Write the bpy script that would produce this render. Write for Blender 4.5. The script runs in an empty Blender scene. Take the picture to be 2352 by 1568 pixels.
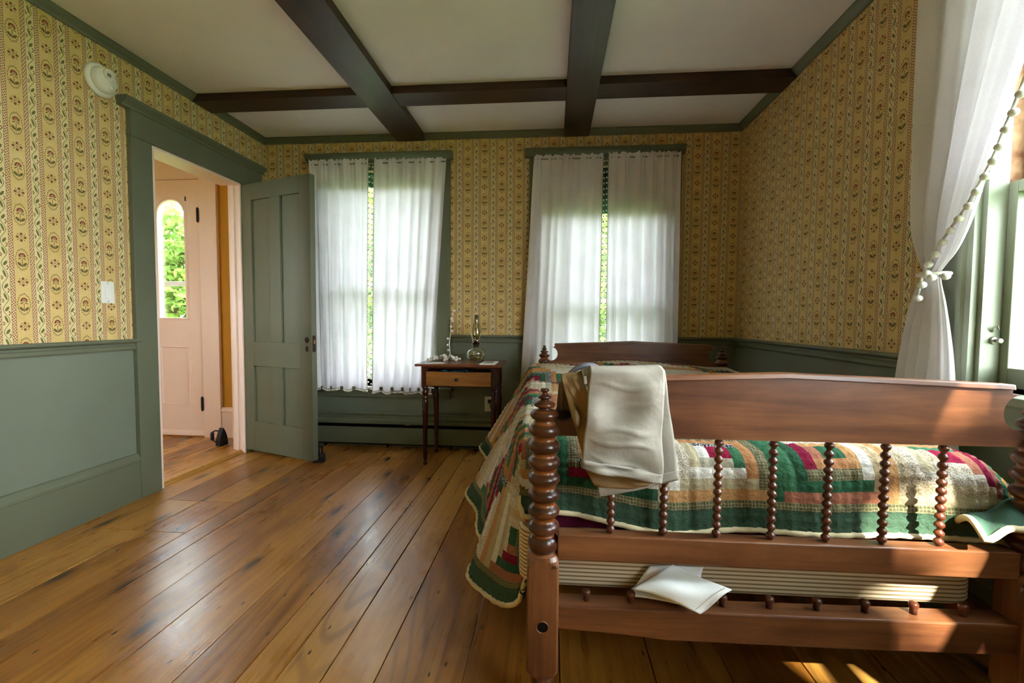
import bpy, math, random
from mathutils import Matrix, Vector

random.seed(7)
scene = bpy.context.scene
col = scene.collection
PI = math.pi

# ------------------------------------------------------------------ camera
FPX, YAW, PITCH, ROLL = 1040.86, 0.0888, -0.0486, 0.0072
CAM = Vector((2.2687, -3.4367, 1.0))
W, CEIL, REAR = 3.602, 2.395, -5.2
_f = Vector((-math.sin(YAW) * math.cos(PITCH), math.cos(YAW) * math.cos(PITCH), math.sin(PITCH)))
_r = Vector((math.cos(YAW), math.sin(YAW), 0))
_u = _r.cross(_f)
_c, _s = math.cos(ROLL), math.sin(ROLL)
RIGHT, UP, FWD = _c * _r + _s * _u, -_s * _r + _c * _u, _f
cam_data = bpy.data.cameras.new('camera')
cam_data.sensor_width = 36.0
cam_data.lens = FPX / 2352 * 36
cam_data.clip_start = 0.02
cam = bpy.data.objects.new('camera', cam_data)
col.objects.link(cam)
m = Matrix.Identity(4)
for i in range(3):
    m[i][0], m[i][1], m[i][2], m[i][3] = RIGHT[i], UP[i], -FWD[i], CAM[i]
cam.matrix_world = m
scene.camera = cam

def px(x, y, ax, val):
    """photo pixel -> point on the plane where coordinate ax equals val"""
    d = RIGHT * ((x - 1176) / FPX) - UP * ((y - 784) / FPX) + FWD
    return CAM + d * ((val - CAM[ax]) / d[ax])

# ------------------------------------------------------------------ sky, sun, exposure
SKY, SUN, EXPOSURE = 12.0, 16.0, 1.95
world = bpy.data.worlds.new('sky')
scene.world = world
world.use_nodes = True
wn, wl = world.node_tree.nodes, world.node_tree.links
wn.clear()
wo = wn.new('ShaderNodeOutputWorld')
bg = wn.new('ShaderNodeBackground')
tc = wn.new('ShaderNodeTexCoord')
sp = wn.new('ShaderNodeSeparateXYZ')
rp = wn.new('ShaderNodeValToRGB')
rp.color_ramp.elements[0].position = 0.0
rp.color_ramp.elements[0].color = (0.93, 0.95, 1.0, 1)
rp.color_ramp.elements[1].position = 0.7
rp.color_ramp.elements[1].color = (0.80, 0.89, 1.0, 1)
wl.new(tc.outputs['Generated'], sp.inputs[0])
wl.new(sp.outputs['Z'], rp.inputs[0])
wl.new(rp.outputs[0], bg.inputs[0])
bg.inputs[1].default_value = SKY
wl.new(bg.outputs[0], wo.inputs[0])

sun_data = bpy.data.lights.new('sun', 'SUN')
sun_data.energy = SUN
sun_data.angle = 0.012
sun_data.color = (1.0, 0.95, 0.86)
sun = bpy.data.objects.new('sun', sun_data)
col.objects.link(sun)
sun.rotation_euler = Vector((-0.42, 1.1, -1.0)).to_track_quat('-Z', 'Y').to_euler()
sun.location = (8, -6, 8)

scene.view_settings.view_transform = 'Standard'
scene.view_settings.look = 'None'
scene.view_settings.gamma = 1.0
scene.view_settings.use_curve_mapping = False
scene.view_settings.exposure = EXPOSURE
try:
    scene.cycles.use_denoising = True
    scene.cycles.max_bounces = 8
    scene.cycles.diffuse_bounces = 5
    scene.cycles.sample_clamp_indirect = 8.0
    scene.cycles.caustics_reflective = False
    scene.cycles.caustics_refractive = False
except Exception:
    pass

# ------------------------------------------------------------------ helpers: meshes
class MB:
    def __init__(self):
        self.v, self.f = [], []

    def add(self, vs, fs):
        n = len(self.v)
        self.v += [tuple(p) for p in vs]
        self.f += [tuple(n + i for i in q) for q in fs]
        return self

    def box(self, x0, x1, y0, y1, z0, z1):
        x0, x1 = min(x0, x1), max(x0, x1)
        y0, y1 = min(y0, y1), max(y0, y1)
        z0, z1 = min(z0, z1), max(z0, z1)
        return self.add([(x0, y0, z0), (x1, y0, z0), (x1, y1, z0), (x0, y1, z0), (x0, y0, z1), (x1, y0, z1), (x1, y1, z1), (x0, y1, z1)],
                        [(3, 2, 1, 0), (4, 5, 6, 7), (0, 1, 5, 4), (1, 2, 6, 5), (2, 3, 7, 6), (3, 0, 4, 7)])

    def prism(self, prof, axis, a0, a1):
        """extrude a 2D outline along an axis; outline coordinates are the two other axes in order"""
        n = len(prof)
        vs = []
        for a in (a0, a1):
            for p, q in prof:
                vs.append({0: (a, p, q), 1: (p, a, q), 2: (p, q, a)}[axis])
        fs = [tuple(range(n))[::-1], tuple(range(n, 2 * n))]
        for i in range(n):
            j = (i + 1) % n
            fs.append((i, j, n + j, n + i))
        return self.add(vs, fs)

    def lathe(self, prof, n=20, c=(0, 0, 0), axis=2):
        vs, fs = [], []
        for r, h in prof:
            for k in range(n):
                a = 2 * PI * k / n
                p = (r * math.cos(a), r * math.sin(a), h)
                if axis == 0:
                    p = (h, p[0], p[1])
                elif axis == 1:
                    p = (p[0], h, p[1])
                vs.append((c[0] + p[0], c[1] + p[1], c[2] + p[2]))
        m_ = len(prof)
        for i in range(m_ - 1):
            for k in range(n):
                k2 = (k + 1) % n
                fs.append((i * n + k, i * n + k2, (i + 1) * n + k2, (i + 1) * n + k))
        if prof[0][0] > 1e-5:
            fs.append(tuple(range(n))[::-1])
        if prof[-1][0] > 1e-5:
            fs.append(tuple((m_ - 1) * n + k for k in range(n)))
        return self.add(vs, fs)

    def tube(self, pts, r, n=8, closed=False):
        pts = [Vector(p) for p in pts]
        vs, fs = [], []
        N = len(pts)
        side = None
        for i, p in enumerate(pts):
            a = pts[(i - 1) % N] if (closed or i > 0) else p
            b = pts[(i + 1) % N] if (closed or i < N - 1) else p
            t = (b - a).normalized() if (b - a).length > 1e-9 else Vector((0, 0, 1))
            if side is None:
                side = t.orthogonal().normalized()
            side = (side - t * side.dot(t))
            side = side.normalized() if side.length > 1e-6 else t.orthogonal().normalized()
            up = t.cross(side)
            rr = r[i] if isinstance(r, (list, tuple)) else r
            for k in range(n):
                q = 2 * PI * k / n
                vs.append(p + side * (rr * math.cos(q)) + up * (rr * math.sin(q)))
        for i in range(N if closed else N - 1):
            j = (i + 1) % N
            for k in range(n):
                k2 = (k + 1) % n
                fs.append((i * n + k, i * n + k2, j * n + k2, j * n + k))
        if not closed:
            fs.append(tuple(range(n))[::-1])
            fs.append(tuple((N - 1) * n + k for k in range(n)))
        return self.add(vs, fs)

    def grid(self, fn, nu, nv):
        vs = [fn(i / nu, j / nv) for j in range(nv + 1) for i in range(nu + 1)]
        fs = [(j * (nu + 1) + i, j * (nu + 1) + i + 1, (j + 1) * (nu + 1) + i + 1, (j + 1) * (nu + 1) + i) for j in range(nv) for i in range(nu)]
        return self.add(vs, fs)

    def ball(self, c, r, nu=8, nv=5, sq=(1, 1, 1)):
        vs = [(c[0], c[1], c[2] + r * sq[2])]
        for j in range(1, nv):
            t = PI * j / nv
            for k in range(nu):
                a = 2 * PI * k / nu
                vs.append((c[0] + r * sq[0] * math.sin(t) * math.cos(a), c[1] + r * sq[1] * math.sin(t) * math.sin(a), c[2] + r * sq[2] * math.cos(t)))
        vs.append((c[0], c[1], c[2] - r * sq[2]))
        fs = []
        for k in range(nu):
            k2 = (k + 1) % nu
            fs.append((0, 1 + k, 1 + k2))
            for j in range(nv - 2):
                a, b = 1 + j * nu, 1 + (j + 1) * nu
                fs.append((a + k, b + k, b + k2, a + k2))
            fs.append((len(vs) - 1, 1 + (nv - 2) * nu + k2, 1 + (nv - 2) * nu + k))
        return self.add(vs, fs)

    def moved(self, M_):
        self.v = [tuple(M_ @ Vector(p)) for p in self.v]
        return self

    def build(self, name, mat, parent=None, loc=None, rotz=0.0, smooth=False, bevel=0.0, solid=0.0, uv=True, sub=0, kind=None):
        me = bpy.data.meshes.new(name)
        me.from_pydata(self.v, [], self.f)
        if uv:
            lay = me.uv_layers.new(name='UVMap')
            data = [0.0] * (2 * len(me.loops))
            vv = self.v
            for pl in me.polygons:
                nx, ny, nz = (abs(a) for a in pl.normal)
                for li in pl.loop_indices:
                    q = vv[me.loops[li].vertex_index]
                    if nx >= ny and nx >= nz:
                        a, b = q[1], q[2]
                    elif ny >= nz:
                        a, b = q[0], q[2]
                    else:
                        a, b = q[0], q[1]
                    data[2 * li], data[2 * li + 1] = a, b
            lay.data.foreach_set('uv', data)
        if smooth:
            me.polygons.foreach_set('use_smooth', [True] * len(me.polygons))
        me.materials.append(mat)
        o = bpy.data.objects.new(name, me)
        col.objects.link(o)
        if parent is not None:
            o.parent = parent
        if loc is not None:
            o.location = loc
        if rotz:
            o.rotation_euler = (0, 0, rotz)
        if solid:
            s = o.modifiers.new('thickness', 'SOLIDIFY')
            s.thickness = solid
            s.offset = 0
        if bevel:
            b = o.modifiers.new('edge', 'BEVEL')
            b.width = bevel
            b.segments = 2
            b.limit_method = 'ANGLE'
        if sub:
            s = o.modifiers.new('smooth', 'SUBSURF')
            s.levels = s.render_levels = sub
        if kind:
            o['kind'] = kind
        return o

def tag(o, label, cat, group=None):
    o['label'], o['category'] = label, cat
    if group:
        o['group'] = group
    return o

def empty(name, loc=(0, 0, 0), rotz=0.0, kind=None):
    o = bpy.data.objects.new(name, None)
    o.empty_display_size = 0.05
    col.objects.link(o)
    o.location = loc
    o.rotation_euler = (0, 0, rotz)
    if kind:
        o['kind'] = kind
    return o

def clone(o, parent, loc=None, rotz=None):
    c = o.copy()
    col.objects.link(c)
    c.parent = parent
    if loc is not None:
        c.location = loc
    if rotz is not None:
        c.rotation_euler = (0, 0, rotz)
    return c

def smooth01(x):
    x = max(0.0, min(1.0, x))
    return x * x * (3 - 2 * x)

# ------------------------------------------------------------------ helpers: materials
def lin(h):
    h = h.lstrip('#')
    out = []
    for i in (0, 2, 4):
        c = int(h[i:i + 2], 16) / 255
        out.append(c / 12.92 if c <= 0.04045 else ((c + 0.055) / 1.055) ** 2.4)
    return tuple(out) + (1.0,)

class X:
    """a number flowing through math nodes"""
    def __init__(self, t, s):
        self.t, self.s = t, s

    def m(self, op, *a, clamp=False):
        n = self.t.nodes.new('ShaderNodeMath')
        n.operation = op
        n.use_clamp = clamp
        for i, v in enumerate(a):
            if isinstance(v, X):
                self.t.links.new(v.s, n.inputs[i])
            else:
                n.inputs[i].default_value = v
        return X(self.t, n.outputs[0])

    def __add__(self, o): return self.m('ADD', self, o)
    __radd__ = __add__
    def __sub__(self, o): return self.m('SUBTRACT', self, o)
    def __rsub__(self, o): return self.m('SUBTRACT', o, self)
    def __mul__(self, o): return self.m('MULTIPLY', self, o)
    __rmul__ = __mul__
    def __truediv__(self, o): return self.m('DIVIDE', self, o)
    def fract(self): return self.m('FRACT', self)
    def floor(self): return self.m('FLOOR', self)
    def abs(self): return self.m('ABSOLUTE', self)
    def sin(self): return self.m('SINE', self)
    def sqrt(self): return self.m('SQRT', self)
    def lt(self, o): return self.m('LESS_THAN', self, o)
    def gt(self, o): return self.m('GREATER_THAN', self, o)
    def max(self, o): return self.m('MAXIMUM', self, o)
    def min(self, o): return self.m('MINIMUM', self, o)

    def band(self, lo, hi):
        """0 at lo, 1 at hi, clamped"""
        n = self.t.nodes.new('ShaderNodeMapRange')
        n.clamp = True
        self.t.links.new(self.s, n.inputs[0])
        n.inputs[1].default_value, n.inputs[2].default_value = lo, hi
        return X(self.t, n.outputs[0])

class Mat:
    def __init__(self, name, color=None, rough=0.6, spec=0.35, metal=0.0):
        self.mat = bpy.data.materials.new(name)
        self.mat.use_nodes = True
        self.t = self.mat.node_tree
        self.n, self.l = self.t.nodes, self.t.links
        self.b = self.n['Principled BSDF']
        self.out = self.n['Material Output']
        self.b.inputs['Roughness'].default_value = rough
        self.b.inputs['Specular IOR Level'].default_value = spec
        self.b.inputs['Metallic'].default_value = metal
        if color:
            self.b.inputs['Base Color'].default_value = lin(color)

    def coord(self, which='Object', scale=(1, 1, 1), rnd=False):
        t = self.n.new('ShaderNodeTexCoord')
        mp = self.n.new('ShaderNodeMapping')
        mp.inputs['Scale'].default_value = scale
        self.l.new(t.outputs[which], mp.inputs[0])
        if rnd:
            oi = self.n.new('ShaderNodeObjectInfo')
            mu = self.n.new('ShaderNodeMath')
            mu.operation = 'MULTIPLY'
            mu.inputs[1].default_value = 37.0
            self.l.new(oi.outputs['Random'], mu.inputs[0])
            self.l.new(mu.outputs[0], mp.inputs['Location'])
        return mp.outputs[0]

    def noise(self, vec, scale, detail=3, rough=0.55, dist=0.0):
        n = self.n.new('ShaderNodeTexNoise')
        n.inputs['Scale'].default_value = scale
        n.inputs['Detail'].default_value = detail
        n.inputs['Roughness'].default_value = rough
        n.inputs['Distortion'].default_value = dist
        self.l.new(vec, n.inputs['Vector'])
        return X(self.t, n.outputs[0])

    def vor(self, vec, scale):
        n = self.n.new('ShaderNodeTexVoronoi')
        n.voronoi_dimensions = '2D'
        n.inputs['Scale'].default_value = scale
        self.l.new(vec, n.inputs['Vector'])
        return X(self.t, n.outputs['Distance'])

    def rand(self):
        return X(self.t, self.n.new('ShaderNodeObjectInfo').outputs['Random'])

    def ramp(self, fac, stops):
        n = self.n.new('ShaderNodeValToRGB')
        e = n.color_ramp.elements
        while len(e) < len(stops):
            e.new(0.5)
        for i, (p, c) in enumerate(stops):
            e[i].position = p
            e[i].color = lin(c)
        self.l.new(fac.s, n.inputs[0])
        return n.outputs[0]

    def mix(self, fac, a, b, mode='MIX'):
        n = self.n.new('ShaderNodeMix')
        n.data_type = 'RGBA'
        n.blend_type = mode
        ins = [s for s in n.inputs if s.enabled]
        for s, v in zip((n.inputs[0], n.inputs[6], n.inputs[7]), (fac, a, b)):
            if isinstance(v, X):
                self.l.new(v.s, s)
            elif isinstance(v, bpy.types.NodeSocket):
                self.l.new(v, s)
            elif isinstance(v, str):
                s.default_value = lin(v)
            else:
                s.default_value = v
        return n.outputs[2]

    def color(self, sock):
        self.l.new(sock, self.b.inputs['Base Color'])
        return self

    def rough(self, x):
        self.l.new(x.s, self.b.inputs['Roughness'])
        return self

    def bump(self, x, dist=0.002, strength=0.5):
        n = self.n.new('ShaderNodeBump')
        n.inputs['Strength'].default_value = strength
        n.inputs['Distance'].default_value = dist
        self.l.new(x.s, n.inputs['Height'])
        self.l.new(n.outputs[0], self.b.inputs['Normal'])
        return self

def paint(name, c, c2, rough=0.45, spec=0.4, scale=3.0, bump=0.0):
    M_ = Mat(name, rough=rough, spec=spec)
    v = M_.coord('Object')
    n = M_.noise(v, scale, 4)
    M_.color(M_.ramp(n, [(0.3, c), (0.7, c2)]))
    if bump:
        M_.bump(M_.noise(v, 60, 3), 0.002, bump)
    return M_.mat

def wood(name, stops, axis, rough=0.35, spec=0.5, scale=1.0, bump=0.15, rnd=True):
    M_ = Mat(name, rough=rough, spec=spec)
    sc = [14.0 * scale] * 3
    sc[axis] = 0.9 * scale
    v = M_.coord('Object', sc, rnd)
    g = M_.noise(v, 2.0, 6, 0.65, 0.6)
    sc2 = [1.6 * scale] * 3
    sc2[axis] = 0.6 * scale
    b = M_.noise(M_.coord('Object', sc2, rnd), 4.0, 5, 0.62, 0.4)
    f = g * 0.5 + b * 0.5
    M_.color(M_.ramp(f, stops))
    M_.bump(g, 0.002, bump)
    return M_.mat

def cloth(name, c, c2, scale=300.0, rough=0.9, trans=0.0, weave=0.3, crease=0.0):
    M_ = Mat(name, rough=rough, spec=0.1)
    v = M_.coord('Object')
    n = M_.noise(v, 5.0, 4)
    fine = M_.noise(v, scale, 2)
    csock = M_.ramp(n * 0.9 + fine * 0.1 if crease else n * 0.6 + fine * 0.4, [(0.35, c), (0.65, c2)])
    M_.color(csock)
    if crease:
        cr = M_.noise(v, 16.0, 4, 0.5, 0.25)
        M_.bump(cr + fine * 0.03, 0.02, crease)
    else:
        M_.bump(fine, 0.001, weave)
    if trans:
        tr = M_.n.new('ShaderNodeBsdfTranslucent')
        M_.l.new(csock, tr.inputs[0])
        mx = M_.n.new('ShaderNodeMixShader')
        mx.inputs[0].default_value = trans
        M_.l.new(M_.b.outputs[0], mx.inputs[1])
        M_.l.new(tr.outputs[0], mx.inputs[2])
        M_.l.new(mx.outputs[0], M_.out.inputs[0])
    return M_.mat

def glass(name, tint='#ffffff', gloss=0.08, rough=0.02):
    M_ = Mat(name)
    tr = M_.n.new('ShaderNodeBsdfTransparent')
    tr.inputs[0].default_value = lin(tint)
    gl = M_.n.new('ShaderNodeBsdfGlossy')
    gl.inputs['Roughness'].default_value = rough
    fr = M_.n.new('ShaderNodeLayerWeight')
    fr.inputs[0].default_value = 0.35
    k = X(M_.t, fr.outputs['Facing']) * 0.3 + gloss
    mx = M_.n.new('ShaderNodeMixShader')
    M_.l.new(k.s, mx.inputs[0])
    M_.l.new(tr.outputs[0], mx.inputs[1])
    M_.l.new(gl.outputs[0], mx.inputs[2])
    M_.l.new(mx.outputs[0], M_.out.inputs[0])
    return M_.mat

# ------------------------------------------------------------------ materials
def wallpaper(name, u0, v0):
    U, V = 0.1294, 0.1906
    M_ = Mat(name, rough=0.75, spec=0.2)
    t = M_.n.new('ShaderNodeUVMap')
    sep = M_.n.new('ShaderNodeSeparateXYZ')
    M_.l.new(t.outputs[0], sep.inputs[0])
    u, v = X(M_.t, sep.outputs[0]), X(M_.t, sep.outputs[1])
    uu = (u - u0) / U + 0.5
    c = uu.floor()
    du = (uu.fract() - 0.5) * U
    odd = (c * 0.5).fract()
    vv = (v - v0) / V + 0.5 + odd
    dv = (vv.fract() - 0.5) * V
    ad = du.abs()
    def ell(x, y, cx, cy, a, b, rot=0.0, soft=0.16):
        dx, dy = x - cx, y - cy
        if rot:
            k, s = math.cos(rot), math.sin(rot)
            dx, dy = dx * k + dy * s, dy * k - dx * s
        p, q = dx / a, dy / b
        return (p * p + q * q).band(1 + soft, 1 - soft)
    # plain paper, paler inside the vine stripes
    base_n = M_.noise(M_.coord('UV', (1, 1, 1)), 14, 4)
    plain = M_.ramp(base_n, [(0.3, '#cfae6c'), (0.7, '#dabd80')])
    pale = M_.ramp(base_n, [(0.3, '#d8c28a'), (0.7, '#dfcc9a')])
    stripe = ad.gt(0.0303)
    colr = M_.mix(stripe, plain, pale)
    # medallion garland: scalloped oval ring
    p, q = du / 0.0235, dv / 0.0435
    ang = p.m('ARCTAN2', q, p)
    rr = (p * p + q * q).sqrt()
    wob = (ang * 18.0).sin()
    ring = ((rr - 1.0 - wob * 0.05).abs()).band(0.085, 0.045)
    dash = (ang * 26.0 + 1.0).sin().band(-0.7, -0.2)
    ringm = ring * dash
    # four-petal sprig halfway between medallions
    dz = dv.abs() - V / 2
    s1 = ell(ad, dz, 0.0145, 0.0, 0.0055, 0.0052)
    s2 = ell(ad, dz, 0.0, 0.0135, 0.0052, 0.0058).max(ell(ad, dz, 0.0, -0.0135, 0.0052, 0.0058))
    s3 = ell(ad, dz, 0.0125, -0.0115, 0.0025, 0.0035, 0.7)
    s4 = ell(ad, dz, 0.0, 0.0, 0.0035, 0.0035)
    s5 = ell(ad, dz, 0.006, -0.0055, 0.0035, 0.0016, -0.8)
    # flower inside the garland
    fx, fy = du, dv - 0.015
    fa = fx.m('ARCTAN2', fy, fx)
    fr = (fx * fx + fy * fy).sqrt() + (fa * 9.0).sin() * 0.0009
    head = fr.band(0.0142, 0.0125) * fr.band(0.0052, 0.0066) * fy.gt(-0.004)
    eye = fr.band(0.004, 0.003)
    sep1 = ell(ad, dv, 0.0085, 0.004, 0.0075, 0.0022, -0.55)
    leaf = ell(ad, dv, 0.0095, -0.0205, 0.0052, 0.0105, -0.75)
    stem = ad.band(0.0016, 0.0009) * dv.band(-0.034, -0.032) * dv.band(0.004, 0.002)
    # vine
    sx = (uu.fract() - (uu.fract().gt(0.5))) * U
    sv = ((v - v0) / (V / 2)).fract() * (V / 2)
    vine_x = (sv * (2 * PI / (V / 2))).sin() * 0.0105
    vine = (sx - vine_x).abs().band(0.0017, 0.0008)
    l1 = ell(sx, sv, -0.001, 0.030, 0.0042, 0.0155, 0.35)
    l2 = ell(sx, sv, 0.003, 0.074, 0.0052, 0.0115, -0.55)
    l3 = ell(sx, sv, 0.010, 0.050, 0.0022, 0.005, -0.6).max(ell(sx, sv, -0.011, 0.008, 0.0022, 0.005, 0.7))
    be = ell(sx, sv, -0.0115, 0.018, 0.0028, 0.0028).max(ell(sx, sv, -0.0075, 0.0135, 0.0026, 0.0026)).max(ell(sx, sv, 0.010, 0.062, 0.0028, 0.0028)).max(ell(sx, sv, 0.0135, 0.0575, 0.0026, 0.0026))
    inv = ad.gt(0.0470)
    green = (vine.max(l1).max(l2).max(l3)) * inv
    # red dotted ribbons
    rb = ad.gt(0.0303) * ad.lt(0.0472)
    e1 = (ad - 0.0308).abs().lt(0.0008).max((ad - 0.0467).abs().lt(0.0008))
    zz = (v * (2 * PI / 0.0105) + ad * 500.0).sin()
    z2 = (v * (2 * PI / 0.0163) - ad * 700.0).sin()
    dots = (zz + z2).band(0.15, 0.55)
    notmed = ad.lt(0.0303)
    pink = rb * 0.28
    colr = M_.mix(pink, colr, '#d2a078')
    colr = M_.mix((e1 * 0.75).max(rb * dots * 0.9), colr, '#742620')
    colr = M_.mix(green * 0.92, colr, '#5d5a2a')
    colr = M_.mix(be * inv * 0.9, colr, '#7e2f28')
    colr = M_.mix((ringm.max(leaf).max(sep1)) * notmed * 0.92, colr, '#575026')
    colr = M_.mix((s1.max(s2).max(stem)) * 0.9, colr, '#742822')
    colr = M_.mix((s3.max(s5).max(s4)) * 0.7, colr, '#6a6232')
    colr = M_.mix(head * 0.92, colr, '#782722')
    colr = M_.mix(eye * 0.9, colr, '#7a4a2a')
    M_.color(colr)
    M_.bump(base_n, 0.003, 0.15)
    return M_.mat

WP_B = wallpaper('wallpaper_floral', 1.6184, 2.1858)
WP_L = wallpaper('wallpaper_floral_long', -1.6732, 2.1939)
WP_R = wallpaper('wallpaper_floral_side', -1.5248, 1.773)

def hall_paper():
    M_ = Mat('hall_wallpaper', rough=0.75, spec=0.15)
    v = M_.coord('UV', (1, 1, 1))
    sep = M_.n.new('ShaderNodeSeparateXYZ')
    M_.l.new(v, sep.inputs[0])
    a, b = X(M_.t, sep.outputs[0]), X(M_.t, sep.outputs[1])
    k = (a * (2 * PI / 0.022)).sin() * (b * (2 * PI / 0.022)).sin()
    k2 = ((a + b) * (2 * PI / 0.022)).sin() * ((a - b) * (2 * PI / 0.022)).sin()
    M_.color(M_.mix(k.band(0.2, 0.5).max(k2.band(0.6, 0.9)) * 0.7, '#cf9a3a', '#9c5f1c'))
    return M_.mat
WP_H = hall_paper()

GREEN = paint('sage_green_paint', '#61654f', '#6a6e59', 0.42, 0.45, 2.0)
GREEN_WALL = paint('sage_green_wall_paint', '#6d7261', '#777d6b', 0.55, 0.35, 1.5, 0.12)
GREEN_WIN = paint('pale_green_window_paint', '#7d816c', '#8b8f7a', 0.4, 0.45, 3.0)
CEILM = paint('ceiling_plaster', '#e0dee2', '#e8e6e9', 0.9, 0.15, 2.5, 0.12)
PINK = paint('pale_pink_paint', '#eed3c4', '#f3dcd0', 0.45, 0.4, 2.0)
WHITE_PL = paint('white_plastic', '#e4e1d6', '#eae7dd', 0.4, 0.4, 6.0)
OUTWHITE = paint('peeling_white_paint', '#b9b7b3', '#e6e4e2', 0.7, 0.2, 14.0, 0.3)
GREYWOOD = paint('weathered_grey_paint', '#8e8f8c', '#a3a39e', 0.7, 0.2, 8.0)
RUSTWOOD = paint('bare_reddish_wood', '#6a3a22', '#b08a68', 0.7, 0.2, 22.0, 0.2)
IRON = Mat('black_cast_iron', '#1d1b1b', 0.55, 0.4, 0.3).mat
BRONZE = Mat('dark_bronze', '#3a2c1e', 0.45, 0.4, 0.6).mat
STEEL = Mat('dull_steel', '#8a857c', 0.4, 0.5, 0.8).mat
BLACK = Mat('black_plastic', '#15171c', 0.5, 0.4).mat
DARK = Mat('dark_gap', '#120d0a', 0.9, 0.1).mat
QGREEN = cloth('green_border_cotton', '#34493a', '#40574a', 90, 0.95, 0, 0.3, 0.3)
WPANE = glass('window_glass', '#f4f8f6', 0.03)
LGLASS = glass('lamp_glass', '#f3efe2', 0.10, 0.03)
OIL = glass('lamp_oil', '#efe2ae', 0.04)
WHITE_CL = cloth('white_linen', '#dcd6da', '#eae5e9', 260, 0.9, 0.105)
WHITE_CL2 = cloth('white_cotton', '#ddd9d6', '#e9e6e3', 320, 0.9, 0.0)
POMW = cloth('pompom_yarn', '#d6d0c6', '#ece8e0', 900, 0.95, 0.0)
TAPE = cloth('fringe_tape', '#a89078', '#c9b8a4', 700, 0.95, 0.0)
KHAKI = cloth('khaki_cotton', '#8f867a', '#aca399', 420, 0.9, 0, 0.3, 0.3)
KHAKI_SHADE_IN = cloth('khaki_shade_lining', '#7c6444', '#927752', 300, 0.9, 0, 0.3, 0.3)
SHADE_G = cloth('dark_green_shade', '#22402f', '#2c4d3a', 200, 0.8)
BURG = cloth('burgundy_blanket', '#3c0a1e', '#5a1230', 150, 0.95)
TAN_CL = cloth('tan_pillowcase', '#b49a74', '#c5ad88', 300, 0.9)
BINDING = cloth('cream_binding', '#c9b48c', '#d9c8a4', 120, 0.9, 0, 0.6)
BELTM = cloth('grey_leather', '#6b6670', '#807b84', 60, 0.5)
HATM = cloth('brown_felt', '#5d4a36', '#6d5842', 250, 0.95)
HATB = cloth('dark_ribbon', '#241a14', '#2e221a', 200, 0.7)
PAPER = paint('white_card', '#d8d4cc', '#e6e2da', 0.7, 0.2, 9.0)
BLUECL = cloth('blue_cloth', '#12506c', '#1b6f90', 80, 0.8)

BEDSTOPS = [(0.30, '#32190e'), (0.43, '#5a331e'), (0.56, '#794a2c'), (0.74, '#94643f')]
BED_X = wood('bed_wood_rail', BEDSTOPS, 0, 0.34, 0.5)
BED_Y = wood('bed_wood_side', BEDSTOPS, 1, 0.34, 0.5)
BED_Z = wood('bed_wood_post', BEDSTOPS, 2, 0.30, 0.5)
SPOOL = wood('bed_wood_turned', [(0.25, '#2c140b'), (0.5, '#54291a'), (0.75, '#7a4120')], 2, 0.30, 0.5)
def spool_wood():
    M_ = Mat('bed_wood_post_turning', rough=0.28, spec=0.5)
    sep = M_.n.new('ShaderNodeSeparateXYZ')
    v = M_.coord('Object')
    M_.l.new(v, sep.inputs[0])
    x, y = X(M_.t, sep.outputs[0]), X(M_.t, sep.outputs[1])
    r = (x * x + y * y).sqrt()
    n = M_.noise(M_.coord('Object', (9, 9, 30)), 2.0, 5, 0.6)
    c = M_.ramp(n, [(0.3, '#2a140b'), (0.5, '#482414'), (0.7, '#633619')])
    c = M_.mix(r.band(0.0306, 0.0284) * r.gt(0.026) * 0.6, c, '#8f4f1d')
    M_.color(c)
    return M_.mat
SPOOL_P = spool_wood()
TABLE_X = wood('table_wood_dark', [(0.3, '#2a0f0a'), (0.55, '#4a1d12'), (0.8, '#64301c')], 0, 0.28, 0.5)
TABLE_Z = wood('table_leg_wood', [(0.3, '#220a08'), (0.6, '#43160f'), (0.8, '#571f14')], 2, 0.22, 0.55)
TABLE_TOP = wood('table_top_wood', [(0.3, '#4a2212'), (0.55, '#70391e'), (0.8, '#8a5030')], 0, 0.25, 0.5)
DRAWER = wood('drawer_front_wood', [(0.25, '#5a3114'), (0.5, '#8a5727'), (0.75, '#a9743a')], 0, 0.35, 0.45, 1.6)
BEAM_Y = wood('beam_stain_long', [(0.25, '#20130b'), (0.5, '#3a2618'), (0.75, '#543b29')], 1, 0.4, 0.45)
BEAM_X = wood('beam_stain_cross', [(0.25, '#1e110a'), (0.5, '#341f13'), (0.75, '#4a2d1c')], 0, 0.4, 0.45)

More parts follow.
